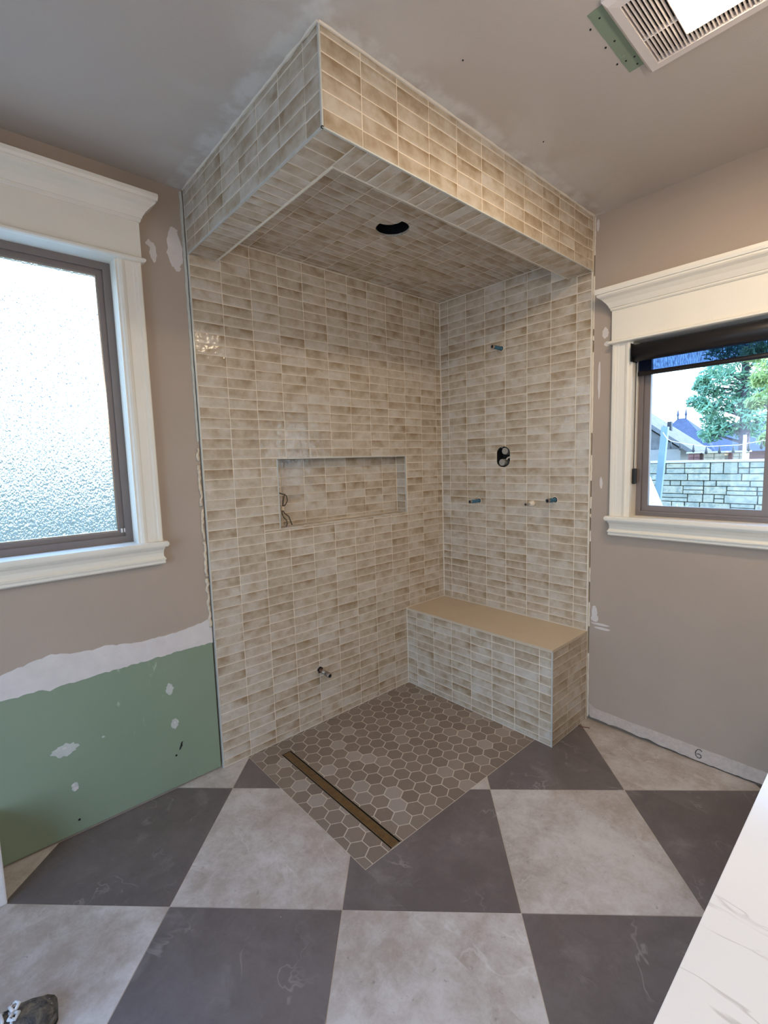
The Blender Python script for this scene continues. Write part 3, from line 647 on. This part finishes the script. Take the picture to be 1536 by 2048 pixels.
stub('blue pipe stub alone high on the right tile wall', -.503, 2.206, .098, .0115)
stub('blue pipe stub low on the right tile wall, nearest the corner', -.325, 1.25, .105, .0115)
stub('blue pipe stub low on the right tile wall, nearest the window', -.868, 1.277, .090, .0125)
o = stub('thin pipe stub with cream fitting, between the two low blue stubs', -.724, 1.2495, .085, .0085, mat='grey_plastic')
bm = bmesh.new(); tube(bm, [(.0, -.724, 1.2505), (-.022, -.724, 1.2505), (-.022, -.724, 1.2505), (-.045, -.724, 1.25)], [.020, .018, .014, .0115], 12); smooth(obj('fitting', bm, 'white_fitting', o, label='cream collar'))
o = empty('pipe_stub', (-1.113, 0, .325), 'short copper pipe with a capped fitting low on the left tile wall', 'pipe')
bm = bmesh.new(); tube(bm, [(-1.113, .03, .325), (-1.113, -.034, .323)], .0105, 14); smooth(obj('pipe', bm, 'copper', o))
bm = bmesh.new(); tube(bm, [(-1.113, -.03, .3232), (-1.113, -.040, .3228), (-1.113, -.041, .3228), (-1.113, -.064, .322)], [.0125, .0125, .0098, .0098], 14); smooth(obj('coupling', bm, 'nickel', o))
bm = bmesh.new(); tube(bm, [(-1.113, -.062, .322), (-1.113, -.094, .3205), (-1.113, -.099, .320)], [.0142, .0142, .0118], 14); smooth(obj('cap', bm, 'nickel', o)); bm = bmesh.new(); tube(bm, [(-1.113, -.0985, .320), (-1.113, -.1, .320)], .0105, 14); obj('plug', bm, 'dark', o)
bm = bmesh.new(); prism(bm, [(-1.113+.018*math.cos(k*.45)*(1+.25*math.sin(k*2.2)), .325+.019*math.sin(k*.45)) for k in range(14)], PA, -.002, .0022); obj('hole_shade', bm, 'dark', o)  # dark patch laid on the tile instead of a hole in shade
# valve body behind the cut-out
va = empty('shower_valve', (.05, -.513, 1.537), 'two round grey plastic caps in a black rounded cut-out in the right tile wall', 'valve')
obj('recess', bxs(((.066, -.57, 1.45), (.074, -.456, 1.62))), 'dark', va)
bm = bmesh.new(); cp = capsule(-.512, 1.537, .0485, .0745); r0 = [bm.verts.new(PB(u_, v_, -.004)) for u_, v_ in cp]; r1 = [bm.verts.new(PB(u_, v_, -.066)) for u_, v_ in cp]
for k in range(len(cp)): bm.faces.new((r0[k], r0[(k+1) % len(cp)], r1[(k+1) % len(cp)], r1[k]))
obj('recess_side', bm, 'dark', va)
for y, z, rr_ in ((-.520, 1.573, .0225), (-.498, 1.501, .0225)):
    bm = bmesh.new(); tube(bm, [(.06, y, z), (.012, y, z), (.006, y, z), (.0035, y, z)], [rr_, rr_, rr_*.94, rr_*.78], 20); tube(bm, [(.004, y+.002, z-.003), (.0022, y+.002, z-.003)], rr_*.34, 12); obj('cap', bm, 'grey_plastic', va)
bm = bmesh.new(); tube(bm, [(.02, -.553, 1.535), (.02, -.535, 1.53), (.02, -.525, 1.52)], .005, 6); tube(bm, [(.02, -.475, 1.60), (.02, -.495, 1.598)], .006, 6); obj('bracket', bm, 'white_fitting', va)
# low-voltage wire in the niche
wi = empty('wire_bundle', (-1.27, .06, 1.2), 'loose dark wires tied with a cream nut in the left end of the niche', 'wire')
wx = -1.270; wy = .055
bm = bmesh.new(); tube(bm, [(NX0, wy+.015, 1.405), (NX0+.02, wy, 1.38), (wx+.012, wy, 1.365), (wx+.004, wy, 1.335), (wx, wy, 1.31), (wx-.002, wy, 1.295)], .0042, 6); smooth(obj('wire', bm, 'wire_skin', wi))
bm = bmesh.new(); tube(bm, [(wx+.012, wy, 1.368), (wx+.024, wy-.004, 1.355), (wx+.026, wy-.006, 1.33), (wx+.016, wy-.004, 1.312), (wx, wy, 1.298)], .0032, 6); smooth(obj('wire', bm, 'wire_skin', wi))
bm = bmesh.new(); tube(bm, [(wx-.002, wy, 1.301), (wx-.004, wy, 1.278)], [.0075, .009], 8); obj('wire_nut', bm, 'white_fitting', wi, label='cream wire nut')
bm = bmesh.new(); tube(bm, [(wx-.003, wy, 1.28), (wx+.006, wy-.004, 1.262), (wx+.028, wy-.01, 1.242), (wx+.036, wy-.012, 1.215), (wx+.044, wy-.014, 1.1935)], .0034, 6); smooth(obj('wire', bm, 'wire_skin', wi))
bm = bmesh.new(); tube(bm, [(wx-.006, wy, 1.28), (wx-.010, wy-.004, 1.262), (wx-.006, wy-.01, 1.242), (wx+.006, wy-.02, 1.226), (wx+.004, wy-.03, 1.206), (wx-.008, wy-.04, 1.1935)], .0034, 6); smooth(obj('wire', bm, 'wire_skin', wi))

# ---------------------------------------------------------------- windows
def window(name, F, u0, u1, z0, z1, zt, crown_z):
    wn = empty(name, F((u0+u1)/2, 0, z0), kind='structure')
    P = [(.0, -.01), (.0, .019), (.004, .021), (.016, .021), (.020, .017), (.030, .017), (.034, .0155), (.062, .0155), (.066, .018), (.076, .021), (.086, .017), (.092, .010), (.098, .010), (.098, -.01)]
    for side in (0, 1):
        bm = bmesh.new(); poly = [((u1+.098-x) if side else (u0-.098+x), d) for x, d in P]
        prism(bm, poly, (lambda u, d, z: F(u, d, z)), z0, zt); obj('casing', bm, 'trim_paint', wn)
    bm = bmesh.new(); prism(bm, [(z1-.004+x, d) for x, d in ((.0, -.01), (.0, .010), (.02, .012), (.03, .017), (.04, .017), (.04, -.01))], (lambda z, d, u: F(u, d, z)), u0+.001, u1-.001)
    if zt > z1: obj('head_casing', bm, 'trim_paint', wn)
    else: bm.free()
    o0, o1 = u0-.098, u1+.098
    obj('bead', mold(F, o0, o1, [(.004, .022, zt), (.012, .034, zt+.002), (.016, .040, zt+.006), (.016, .040, zt+.014), (.010, .034, zt+.019), (.002, .022, zt+.021)]), 'trim_paint', wn)
    bm = bmesh.new(); fbox(bm, F, o0-.004, o1+.004, -.012, .021, zt+.02, crown_z+.004); obj('frieze_board', bm, 'trim_paint', wn)
    c = crown_z
    obj('crown', mold(F, o0-.004, o1+.004, [(.004, .025, c), (.006, .030, c+.006), (.006, .030, c+.013), (.010, .034, c+.014), (.012, .038, c+.022), (.022, .046, c+.038), (.038, .060, c+.056), (.050, .074, c+.066), (.056, .079, c+.072), (.056, .079, c+.080), (.062, .085, c+.081), (.064, .088, c+.092), (.064, .088, c+.104), (.060, .088, c+.106)]), 'trim_paint', wn)
    bm = bmesh.new(); fbox(bm, F, o0-.018, o1+.018, -.10, .05, z0-.024, z0); bmesh.ops.bevel(bm, geom=list(bm.edges), offset=.005, segments=2, affect='EDGES'); obj('stool', bm, 'trim_paint', wn)
    q = z0-.024
    obj('apron', mold(F, o0-.002, o1+.002, [(0, .034, q), (0, .034, q-.008), (-.003, .028, q-.014), (-.004, .020, q-.03), (-.003, .018, q-.044), (.002, .026, q-.054), (.003, .030, q-.056), (.003, .030, q-.061), (-.001, .022, q-.063), (.001, .024, q-.068), (.001, .024, q-.076), (-.004, .016, q-.082)]), 'trim_paint', wn)
    bm = bmesh.new(); fbox(bm, F, u0-.02, u0, -.012, -.13, z0-.02, z1+.02); fbox(bm, F, u1, u1+.02, -.012, -.13, z0-.02, z1+.02); fbox(bm, F, u0, u1, -.012, -.13, z1, z1+.02); fbox(bm, F, u0, u1, -.10, -.15, z0-.03, z0)
    obj('jamb', bm, 'trim_paint', wn)
    return wn
w1 = window('window_1', FA, *AW, 2.398, 2.562)
w2 = window('window_2', FB, *BW, 2.091, 2.260)
# window 1: fixed obscure pane
u0, u1, z0, z1 = AW
obj('frame', ring4(FA, u0, u1, z0, z1, .030, -.075, -.125), 'window_metal', w1)
sash = obj('sash', ring4(FA, u0+.029, u1-.029, z0+.029, z1-.029, .022, -.085, -.12), 'window_metal', w1)
obj('glazing_bead', ring4(FA, u0+.051, u1-.051, z0+.051, z1-.051, .006, -.092, -.115), 'steel', w1)
bm = bmesh.new(); box(bm, (u0+.05, .104, z0+.05), (u1-.05, .106, z1-.05)); 
bm = bmesh.new(); v = [bm.verts.new(p) for p in ((u0+.05, .105, z0+.05), (u1-.05, .105, z0+.05), (u1-.05, .105, z1-.05), (u0+.05, .105, z1-.05))]; bm.faces.new(v); obj('pane', bm, 'rain_glass', w1, label='rain-textured obscure glass')
for x in (.034, .046): obj('clip', bxs(((u1-x, .0755, z0+.046), (u1-x+.007, .084, z0+.064)), bevel=.001), 'vent_plastic', w1)
portal(FA((u0+u1)/2, -.14, (z0+z1)/2), (0, -1, 0), u1-u0, z1-z0)
# window 2: slider with a clear pane
u0, u1, z0, z1 = BW
obj('frame', ring4(FB, u0, u1, z0, z1, .022, -.075, -.14), 'window_metal', w2)
um = -1.845
obj('sash', ring4(FB, um-.006, u1-.021, z0+.021, z1-.021, .034, -.085, -.11), 'window_metal', w2)
obj('sash', ring4(FB, u0+.021, um+.03, z0+.021, z1-.021, .034, -.112, -.137), 'window_metal', w2)
obj('track_rail', ring4(FB, u0+.018, u1-.018, z0+.018, z1-.018, .008, -.070, -.084), 'window_metal', w2)
for a, b, d in ((um+.02, u1-.05, .098), (u0+.05, um, .124)):
    bm = bmesh.new(); v = [bm.verts.new((d, y, z)) for y, z in ((a, z0+.05), (b, z0+.05), (b, z1-.05), (a, z1-.05))]; bm.faces.new(v); obj('pane', bm, 'clear_glass', w2)
portal(FB((u0+u1)/2, -.16, (z0+z1)/2), (-1, 0, 0), u1-u0, z1-z0)

# roller shade
rs = empty('roller_shade', (0, -1.29, 2.03), 'dark roller shade rolled almost up in the right window', 'shade')
bm = bmesh.new(); tube(bm, [(.004, -1.288, 2.034), (.004, -2.395, 2.034)], .042, 28); smooth(obj('roll', bm, 'shade_black', rs))
for p in obj('end_cap', bxs(((-.042, -1.287, 1.99), (.05, -1.2855, 2.078))), 'rubber_black', rs).data.polygons: pass
obj('cloth', bxs(((.0405, -1.297, 1.935), (.0415, -2.39, 2.04))), 'shade_cloth', rs, label='see-through dark mesh cloth')
bm = bmesh.new(); tube(bm, [(.041, -1.2955, 1.935), (.041, -2.39, 1.935)], .0115, 14); smooth(obj('hem_bar', bm, 'shade_black', rs))
bm = bmesh.new(); tube(bm, [(.024, -1.2895, 1.995), (.024, -1.2895, 1.40)], .0016, 6); obj('cord', bm, 'shade_black', rs)
bm = bmesh.new(); tube(bm, [(.040, -1.2895, 1.995), (.040, -1.2895, 1.40)], .0016, 6); obj('cord', bm, 'cable_white', rs)
obj('cord_tensioner', bxs(((.010, -1.286, 1.375), (.046, -1.3005, 1.455)), bevel=.006), 'rubber_black', rs, label='black cord tensioner')

# ---------------------------------------------------------------- ceiling fan with lamp
vf = empty('vent_fan', (-.985, -1.83, ZC), 'white louvred ceiling fan with a glowing square lamp', 'vent')
vx0, vx1, vy0, vy1 = -1.165, -.803, -2.03, -1.618; gx0, gx1, gy0, gy1 = -1.128, -.842, -1.995, -1.655; lx0, lx1, ly0, ly1 = -1.070, -.900, -1.93, -1.757
zt, zb = ZC, ZC-.022
def frame_rect(bm, o, i, za, zb_):   # rectangular funnel from outline o at za to i at zb_
    A = [bm.verts.new((x, y, za)) for x, y in ((o[0], o[2]), (o[1], o[2]), (o[1], o[3]), (o[0], o[3]))]; B = [bm.verts.new((x, y, zb_)) for x, y in ((i[0], i[2]), (i[1], i[2]), (i[1], i[3]), (i[0], i[3]))]
    for k in range(4): bm.faces.new((A[k], A[(k+1) % 4], B[(k+1) % 4], B[k]))
bm = bmesh.new(); O = (vx0, vx1, vy0, vy1); I = (vx0+.012, vx1-.012, vy0+.012, vy1-.012); G = (gx0, gx1, gy0, gy1); G2 = (gx0+.002, gx1-.002, gy0+.002, gy1-.002)
frame_rect(bm, O, O, ZC, ZC-.008); frame_rect(bm, O, I, ZC-.008, zb); frame_rect(bm, I, G, zb, zb-.002); frame_rect(bm, G, G2, zb-.002, ZC-.004); obj('cover', bm, 'vent_plastic', vf)
obj('duct_shade', bxs(((gx0, gy0, ZC-.0045), (gx1, gy1, ZC-.001))), 'dark', vf)  # black plate stands in for the shade up behind the slats
k = 0; y = gy1-.008
while y > gy0+.006:
    segs = [(gx0+.002, gx1-.002)] if (y > ly1+.012 or y < ly0-.012) else [(lx1+.012, gx1-.002), (gx0+.002, lx0-.012)]
    for a, b in segs: obj('slat', bxs(((a, y-.0017, zb+.007), (b, y+.0017, zb-.001))), 'vent_plastic', vf)
    y -= .0104
obj('cross_bar', bxs(((-.963, ly1, ZC-.008), (-.960, gy1, zb-.0012))), 'vent_plastic', vf)
bm = bmesh.new(); LO = (lx0-.013, lx1+.013, ly0-.013, ly1+.013); LM = (lx0-.009, lx1+.009, ly0-.009, ly1+.009); LI = (lx0-.001, lx1+.001, ly0-.001, ly1+.001)
frame_rect(bm, LO, LO, ZC-.004, zb+.001); frame_rect(bm, LO, LM, zb+.001, zb-.004); frame_rect(bm, LM, LI, zb-.004, zb-.0035); obj('lamp_frame', bm, 'vent_plastic', vf)
obj('lamp_lens', bxs(((lx0, ly0, zb-.007), (lx1, ly1, zb-.001)), bevel=.002), 'lamp_lens', vf, label='glowing warm lamp lens')

# ---------------------------------------------------------------- vanity
vn = empty('vanity', (-1.4, -2.4, 0), 'vanity with a white grey-veined stone countertop in the lower right corner', 'vanity')
obj('countertop', bxs(((-2.95, YB+.002, .868), (.0, -2.110, .900)), bevel=.002), 'marble', vn, label='white stone countertop with grey veins')
obj('cabinet', bxs(((-2.93, YB+.002, .09), (-.001, -2.150, .868)), ((-2.90, YB+.06, 0), (-.001, -2.22, .09))), 'cabinet_white', vn)
for k in range(5): obj('door', bxs(((-2.92+k*.585, -2.150, .11), (-2.345+k*.585-.004, -2.132, .85)), bevel=.003), 'cabinet_white', vn)

# ---------------------------------------------------------------- shoe at the lower left corner
sh = empty('shoe', (-2.60, -.80, 0), 'dark plaster-spattered shoe with white laces at the lower left corner', 'shoe')
ax = Vector((.993, -.12, 0)).normalized(); sd_ = Vector((ax.y, -ax.x, 0)); tip = Vector((-2.530, -.728, 0))
prof = [(0, .016, .020), (.006, .030, .034), (.022, .044, .050), (.05, .052, .058), (.075, .053, .062), (.11, .050, .066), (.15, .044, .084), (.19, .039, .098), (.235, .038, .100), (.275, .034, .094), (.295, .020, .084)]
def loft(rows_, base, top_scale, name, mat, z0, lift):
    bm = bmesh.new(); rings = []
    for s_, hw, h in rows_:
        c = tip-ax*s_; ring = []
        for k in range(17):
            a_ = math.pi*k/16; ring.append(bm.verts.new(c+sd_*math.cos(a_)*hw*(1 if math.sin(a_) < .5 else .98)+Vector((0, 0, z0+(max(h-z0, .006))*math.sin(a_)**.6*lift))))
        rings.append(ring)
    for p_, q_ in zip(rings, rings[1:]):
        for k in range(16): bm.faces.new((p_[k], p_[k+1], q_[k+1], q_[k]))
    for rg in rings:
        pass
    bm.faces.new(rings[0]); bm.faces.new(rings[-1]); return smooth(obj(name, bm, mat, sh))
loft(prof, 0, 1, 'upper', 'shoe_upper', .012, 1)
bm = bmesh.new(); out = []
for s_, hw, h in prof: out.append(tip+ax*.006-ax*s_*1.01+sd_*(hw+.006))
for s_, hw, h in prof[::-1]: out.append(tip+ax*.006-ax*s_*1.01-sd_*(hw+.006))
prism(bm, [(p_.x, p_.y) for p_ in out], PZ, .012, .024); obj('welt', bm, 'shoe_welt', sh)
bm = bmesh.new(); prism(bm, [(p_.x, p_.y) for p_ in out], PZ, 0, .0125); obj('sole', bm, 'rubber_black', sh)
for k, (s_, h) in enumerate(((.095, .066), (.115, .074), (.135, .083))):
    c = tip-ax*s_; bm = bmesh.new(); tube(bm, [c+sd_*.028+Vector((0, 0, h-.016)), c+sd_*.012+ax*.003+Vector((0, 0, h)), c-sd_*.012-ax*.003+Vector((0, 0, h)), c-sd_*.028+Vector((0, 0, h-.016))], .0042, 7); smooth(obj('lace', bm, 'lace_white', sh))
c = tip-ax*.088+sd_*.0; bm = bmesh.new()
for sg in (-1, 1): tube(bm, [c+Vector((0, 0, .070)), c+sd_*.014*sg+ax*.012+Vector((0, 0, .078)), c+sd_*.026*sg+ax*.004+Vector((0, 0, .076)), c+sd_*.018*sg-ax*.010+Vector((0, 0, .076)), c+Vector((0, 0, .072))], .0048, 7)
smooth(obj('lace', bm, 'lace_white', sh))
# bent nail by the bench
nl = obj('nail', bmesh.new(), 'copper', label='small bent rusty nail on the floor at the foot of the bench', cat='nail')
bm = bmesh.new(); tube(bm, [(-.105, -1.078, .012), (-.100, -1.082, .004), (-.09, -1.10, .003), (-.075, -1.128, .003)], .0022, 6); bm.to_mesh(nl.data); bm.free()

# ---------------------------------------------------------------- garden beyond the right window
GZ = -.10
obj('ground', bxs(((-16, -14, GZ-.1), (40, 30, GZ))), 'outside_ground', kind='structure')
sw = empty('stone_wall', (5.6, .5, GZ), 'pale grey stacked stone garden wall outside the right window', 'wall')
obj('mortar', bxs(((5.53, -3.0, GZ), (5.75, 3.2, 1.375))), 'mortar', sw)
rg = random.Random(11); z = .30; n = 0
while z < 1.36:
    h = min(rg.choice((.08, .10, .12, .15)), 1.372-z)
    if 1.372-z-h < .05: h = 1.372-z
    y = -1.6+rg.uniform(-.2, 0)
    while y < 1.5:
        ln = rg.uniform(.12, .40); sub = [(z, z+h)] if h < .11 or rg.random() < .55 else [(z, z+h*.5), (z+h*.5, z+h)]
        for a_, b_ in sub:
            x = 5.5-rg.uniform(0, .03)
            if n < 290:
                obj('stone', bxs(((x, y+.006, a_+.005), (5.6, y+ln-.006, b_-.005)), bevel=.008), 'garden_stone', sw); n += 1
        y += ln
    z += h
obj('coping', bxs(((5.47, -3.0, 1.375), (5.80, 3.2, 1.405))), 'stone_cap', sw)
po = obj('patio_post', bxs(((-.03, -.04, 0), (.03, .04, 1.98))), 'post_metal', label='leaning blue-grey metal post in front of the garden wall', cat='post')
po.location = (4.5, .128, GZ); po.rotation_euler = (math.atan2(.128-.0, 1.9), 0, 0)
# sagging string of bulbs
sl = empty('string_lights', (4.5, -.5, 1.7), 'string of patio bulbs sagging from the leaning post', 'string lights')
cpts = [(4.43, .0, 1.80), (4.43, -.05, 1.72), (4.43, -.096, 1.683), (4.43, -.27, 1.636), (4.43, -.521, 1.593), (4.43, -.83, 1.597), (4.43, -1.096, 1.643), (4.43, -1.5, 1.74), (4.43, -2.2, 1.98)]
bm = bmesh.new(); tube(bm, cpts, .004, 6); obj('cable', bm, 'cable_white', sl)
for y, z in ((-.10, 1.68), (-.21, 1.652), (-.36, 1.62), (-.50, 1.596), (-.64, 1.595), (-.78, 1.595), (-.93, 1.612), (-1.05, 1.635)):
    bm = bmesh.new(); tube(bm, [(4.43, y, z), (4.43, y, z-.035), (4.43, y, z-.05), (4.43, y, z-.08), (4.43, y, z-.098)], [.004, .010, .012, .018, .006], 8); smooth(obj('bulb', bm, 'bulb_dark', sl))
obj('garden_pole', bxs(((7.0, -.40, GZ), (7.04, -.36, 1.78))), 'canvas_white', label='thin white pole standing beyond the garden wall', cat='pole')
bm = bmesh.new(); prism(bm, [(-.563, GZ), (.137, GZ), (.83, 1.55), (.137, 1.55)], (lambda u, v, d: (4.0+d, u, v)), 0, .03); obj('leaning_board', bm, 'canvas_white', label='white sunlit board leaning outside the lower left of the right window', cat='board')
# spiky plant
yc = empty('yucca', (4.8, -.14, GZ), 'spiky pale yucca in front of the garden wall', 'plant')
bm = bmesh.new(); tube(bm, [(4.8, -.14, GZ), (4.8, -.14, .5)], [.05, .04], 8); obj('stem', bm, 'bark', yc)
bm = bmesh.new(); rg = random.Random(5)
for k in range(46):
    a_ = rg.uniform(0, 6.28); e_ = rg.uniform(.35, 1.45); ln = rg.uniform(.28, .37); d_ = Vector((math.cos(a_)*math.cos(e_), math.sin(a_)*math.cos(e_), math.sin(e_))); s_ = d_.cross(Vector((0, 0, 1))).normalized()*.010
    b_ = Vector((4.8, -.14, .5)); m_ = b_+d_*ln*.5; v = [bm.verts.new(x) for x in (b_-s_, b_+s_, m_+s_, b_+d_*ln, m_-s_)]; bm.faces.new(v)
obj('blades', bm, 'yucca', yc, kind='stuff')
# trees
def tree(name, label, base, top, trunk_r, clumps, leaf, mat, n, seed, lean=(0, 0)):
    t_ = empty(name, base, label, 'tree', 'trees beyond the garden wall'); b_ = Vector(base); r = random.Random(seed)
    bm = bmesh.new(); tube(bm, [b_, b_+Vector((.03, .02, top*.4)), b_+Vector((0, .06, top*.75)), b_+Vector((.02, .02, top))], [trunk_r, trunk_r*.8, trunk_r*.55, trunk_r*.2], 9); obj('trunk', bm, 'bark', t_)
    bm = bmesh.new()
    for c, rad in clumps:
        c = Vector(c); tube(bm, [(b_.x, b_.y+.03, max(c.z-.25, b_.z+top*.3)), (b_+Vector((0, 0, 0))).lerp(c, .6)*1.0 if False else Vector((b_.x*.5+c.x*.5, b_.y*.5+c.y*.5, c.z-.12)), c], [trunk_r*.3, trunk_r*.2, trunk_r*.08], 5)
    obj('branches', bm, 'bark', t_, kind='stuff')
    bm = bmesh.new()
    for c, rad in clumps:
        c = Vector(c)
        for _ in range(n):
            d_ = Vector((r.gauss(0, 1), r.gauss(0, 1), r.gauss(0, 1))).normalized(); p = c+Vector((d_.x, d_.y, d_.z*.7))*rad*(r.random()**.4)
            a_ = Vector((r.gauss(0, 1), r.gauss(0, 1), r.gauss(0, 1))).normalized()*leaf; q = a_.orthogonal().normalized()*leaf*.38
            v = [bm.verts.new(p+x) for x in (-a_, q, a_, -q)]; bm.faces.new(v)
    obj('foliage', bm, mat, t_, kind='stuff')
rg = random.Random(21); cl = []
for y, z, rd in ((1.30, 2.72, .22), (1.36, 3.12, .20), (1.05, 3.42, .34), (1.12, 2.98, .30), (1.02, 2.55, .32), (1.10, 2.25, .30), (1.16, 1.95, .28), (.78, 2.1, .34), (.72, 2.75, .36), (.75, 3.3, .38), (.80, 3.75, .36), (.42, 2.5, .36), (.38, 3.1, .40), (.40, 3.75, .42), (.45, 2.0, .30), (.1, 2.2, .36), (.0, 2.9, .42), (.05, 3.6, .45), (.6, 4.3, .5), (.1, 4.4, .5), (-.3, 2.6, .4), (-.3, 3.4, .45), (.95, 4.05, .3), (1.2, 2.62, .2), (1.28, 3.25, .16)):
    cl.append(((11+rg.uniform(-.5, .5), y, z), rd))
tree('pine_tree', 'big blue-green pine beyond the garden wall', (11, .40, GZ), 5.0, .13, cl, .075, 'leaf_pine', 210, 31)
rg = random.Random(22); cl = [((8.75+rg.uniform(-.25, .25), -2.27+(y+2.27)*.9, 1.53+(z-1.53)*.9), rd*.88) for y, z, rd in ((.02, 3.0, .24), (.10, 3.5, .26), (.0, 2.5, .2), (-.2, 2.6, .36), (-.25, 3.2, .40), (-.2, 3.8, .4), (-.7, 2.4, .5), (-.8, 3.2, .6), (-.6, 4.1, .6), (-1.1, 2.7, .6), (-.15, 1.75, .22), (-.4, 1.9, .3))]
tree('leafy_tree', 'sunlit yellow-green tree at the right edge of the pane, in front of the pine', (8.75, -.72, GZ), 4.2, .10, cl, .06, 'leaf_lime', 260, 33)
# houses
def hip(bm, x0, x1, y0, y1, ze, zr, ry0, ry1, rx):
    v = [bm.verts.new(p) for p in ((x0, y0, ze), (x1, y0, ze), (x1, y1, ze), (x0, y1, ze), (rx, ry0, zr), (rx, ry1, zr))]
    for f in ((0, 1, 4), (1, 2, 5, 4), (2, 3, 5), (3, 0, 4, 5), (0, 3, 2, 1)): bm.faces.new([v[i] for i in f])
h1 = empty('near_house', (15, 5, GZ), 'pale grey hip-roofed house at the left of the garden view', 'house')
obj('walls', bxs(((12, 2.0, GZ), (13.2, 9, 1.62))), 'stucco', h1)
bm = bmesh.new(); prism(bm, [(1.62, 1.56), (5.4, 4.35), (9.2, 1.56), (9.2, 1.44), (5.4, 4.2), (1.62, 1.44)], (lambda u, v, d: (d, u, v)), 11.7, 13.4); prism(bm, [(2.0, 1.6), (5.4, 4.1), (8.9, 1.6)], (lambda u, v, d: (d, u, v)), 12.05, 13.15); obj('roof', bm, 'shingle_light', h1)
bm = bmesh.new(); box(bm, (12.5, 2.40, 2.0), (12.62, 2.50, 2.40)); obj('roof_vent', bm, 'bulb_dark', h1)
h2 = empty('far_house', (21, 2, GZ), 'blue-grey roofed house with two finials behind the pine', 'house')
obj('walls', bxs(((18.4, -3, GZ), (24, 4.6, 1.5))), 'brick_red', h2)
bm = bmesh.new(); hip(bm, 18.0, 24.4, -3.4, 4.3, 1.5, 2.62, -2.4, 3.0, 20.5); hip(bm, 18.0, 20.6, 2.6, 5.3, 1.5, 2.86, 3.90, 4.18, 19.0); obj('roof', bm, 'shingle_dark', h2)
for y in (3.90, 4.18):
    bm = bmesh.new(); tube(bm, [(19, y, 2.8), (19, y, 2.95), (19, y, 3.0), (19, y, 3.22)], [.03, .03, .05, .008], 6); obj('finial', bm, 'shingle_dark', h2)
for i, (y0, y1, m_, lb) in enumerate(((.50, .70, 'brick_red', 'red-brown brick pillar beyond the garden wall'), (.10, .44, 'brick_pale', 'broad pale brick pillar beyond the garden wall, next to the red-brown one'), (-.22, -.02, 'brick_pale', 'narrow pale brick pillar beyond the garden wall, under the pine trunk'), (-.80, -.52, 'brick_pale', 'pale brick pillar beyond the garden wall at the right edge of the pane'))):
    p_ = empty('brick_pillar', (8, (y0+y1)/2, GZ), lb, 'pillar', 'brick pillars beyond the garden wall')
    bm = bmesh.new(); box(bm, (8.02, y0+.01, GZ), (8.28, y1-.01, 1.50)); obj('shaft', bm, m_, p_)
    obj('cap', bxs(((7.97, y0-.02, 1.50), (8.33, y1+.02, 1.53))), 'stone_cap', p_)
    for q in range(3):
        for s_ in range(2): obj('brick', bxs(((8.0, y0+s_*(y1-y0)/2+.005, 1.28+q*.072), (8.06, y0+(s_+1)*(y1-y0)/2-.005, 1.345+q*.072))), m_, p_)
# beyond the left window: neighbour's sunlit wall and roof, clipped hedge
nh = empty('neighbour_house', (-3, 10, GZ), 'neighbouring house blurred behind the obscure left window', 'house')
obj('walls', bxs(((-9, 9, GZ), (3, 14, 2.25))), 'canvas_white', nh)
bm = bmesh.new(); hip(bm, -9.6, 3.6, 8.4, 14.6, 2.25, 3.05, 9.5, 13.5, -3); obj('roof', bm, 'roof_dark', nh)
hd = empty('hedge', (-3, 5, GZ), 'low clipped hedge blurred behind the obscure left window', 'hedge')
bm = bmesh.new(); box(bm, (-8, 4.6, GZ), (2, 5.5, 1.38)); obj('hedge_core', bm, 'hedge_leaf', hd)
rg = random.Random(4); bm = bmesh.new()
for _ in range(4000):
    p = Vector((rg.uniform(-6, 1), rg.choice((4.56, 4.6, rg.uniform(4.6, 5.5))), 0)); p.z = rg.uniform(GZ, 1.38) if p.y < 4.6 else 1.39
    a_ = Vector((rg.gauss(0, 1), rg.gauss(0, 1), rg.gauss(0, 1))).normalized()*.05; q = a_.orthogonal().normalized()*.03; v = [bm.verts.new(p+x) for x in (-a_, q, a_, -q)]; bm.faces.new(v)
obj('leaves', bm, 'hedge_leaf', hd, kind='stuff')
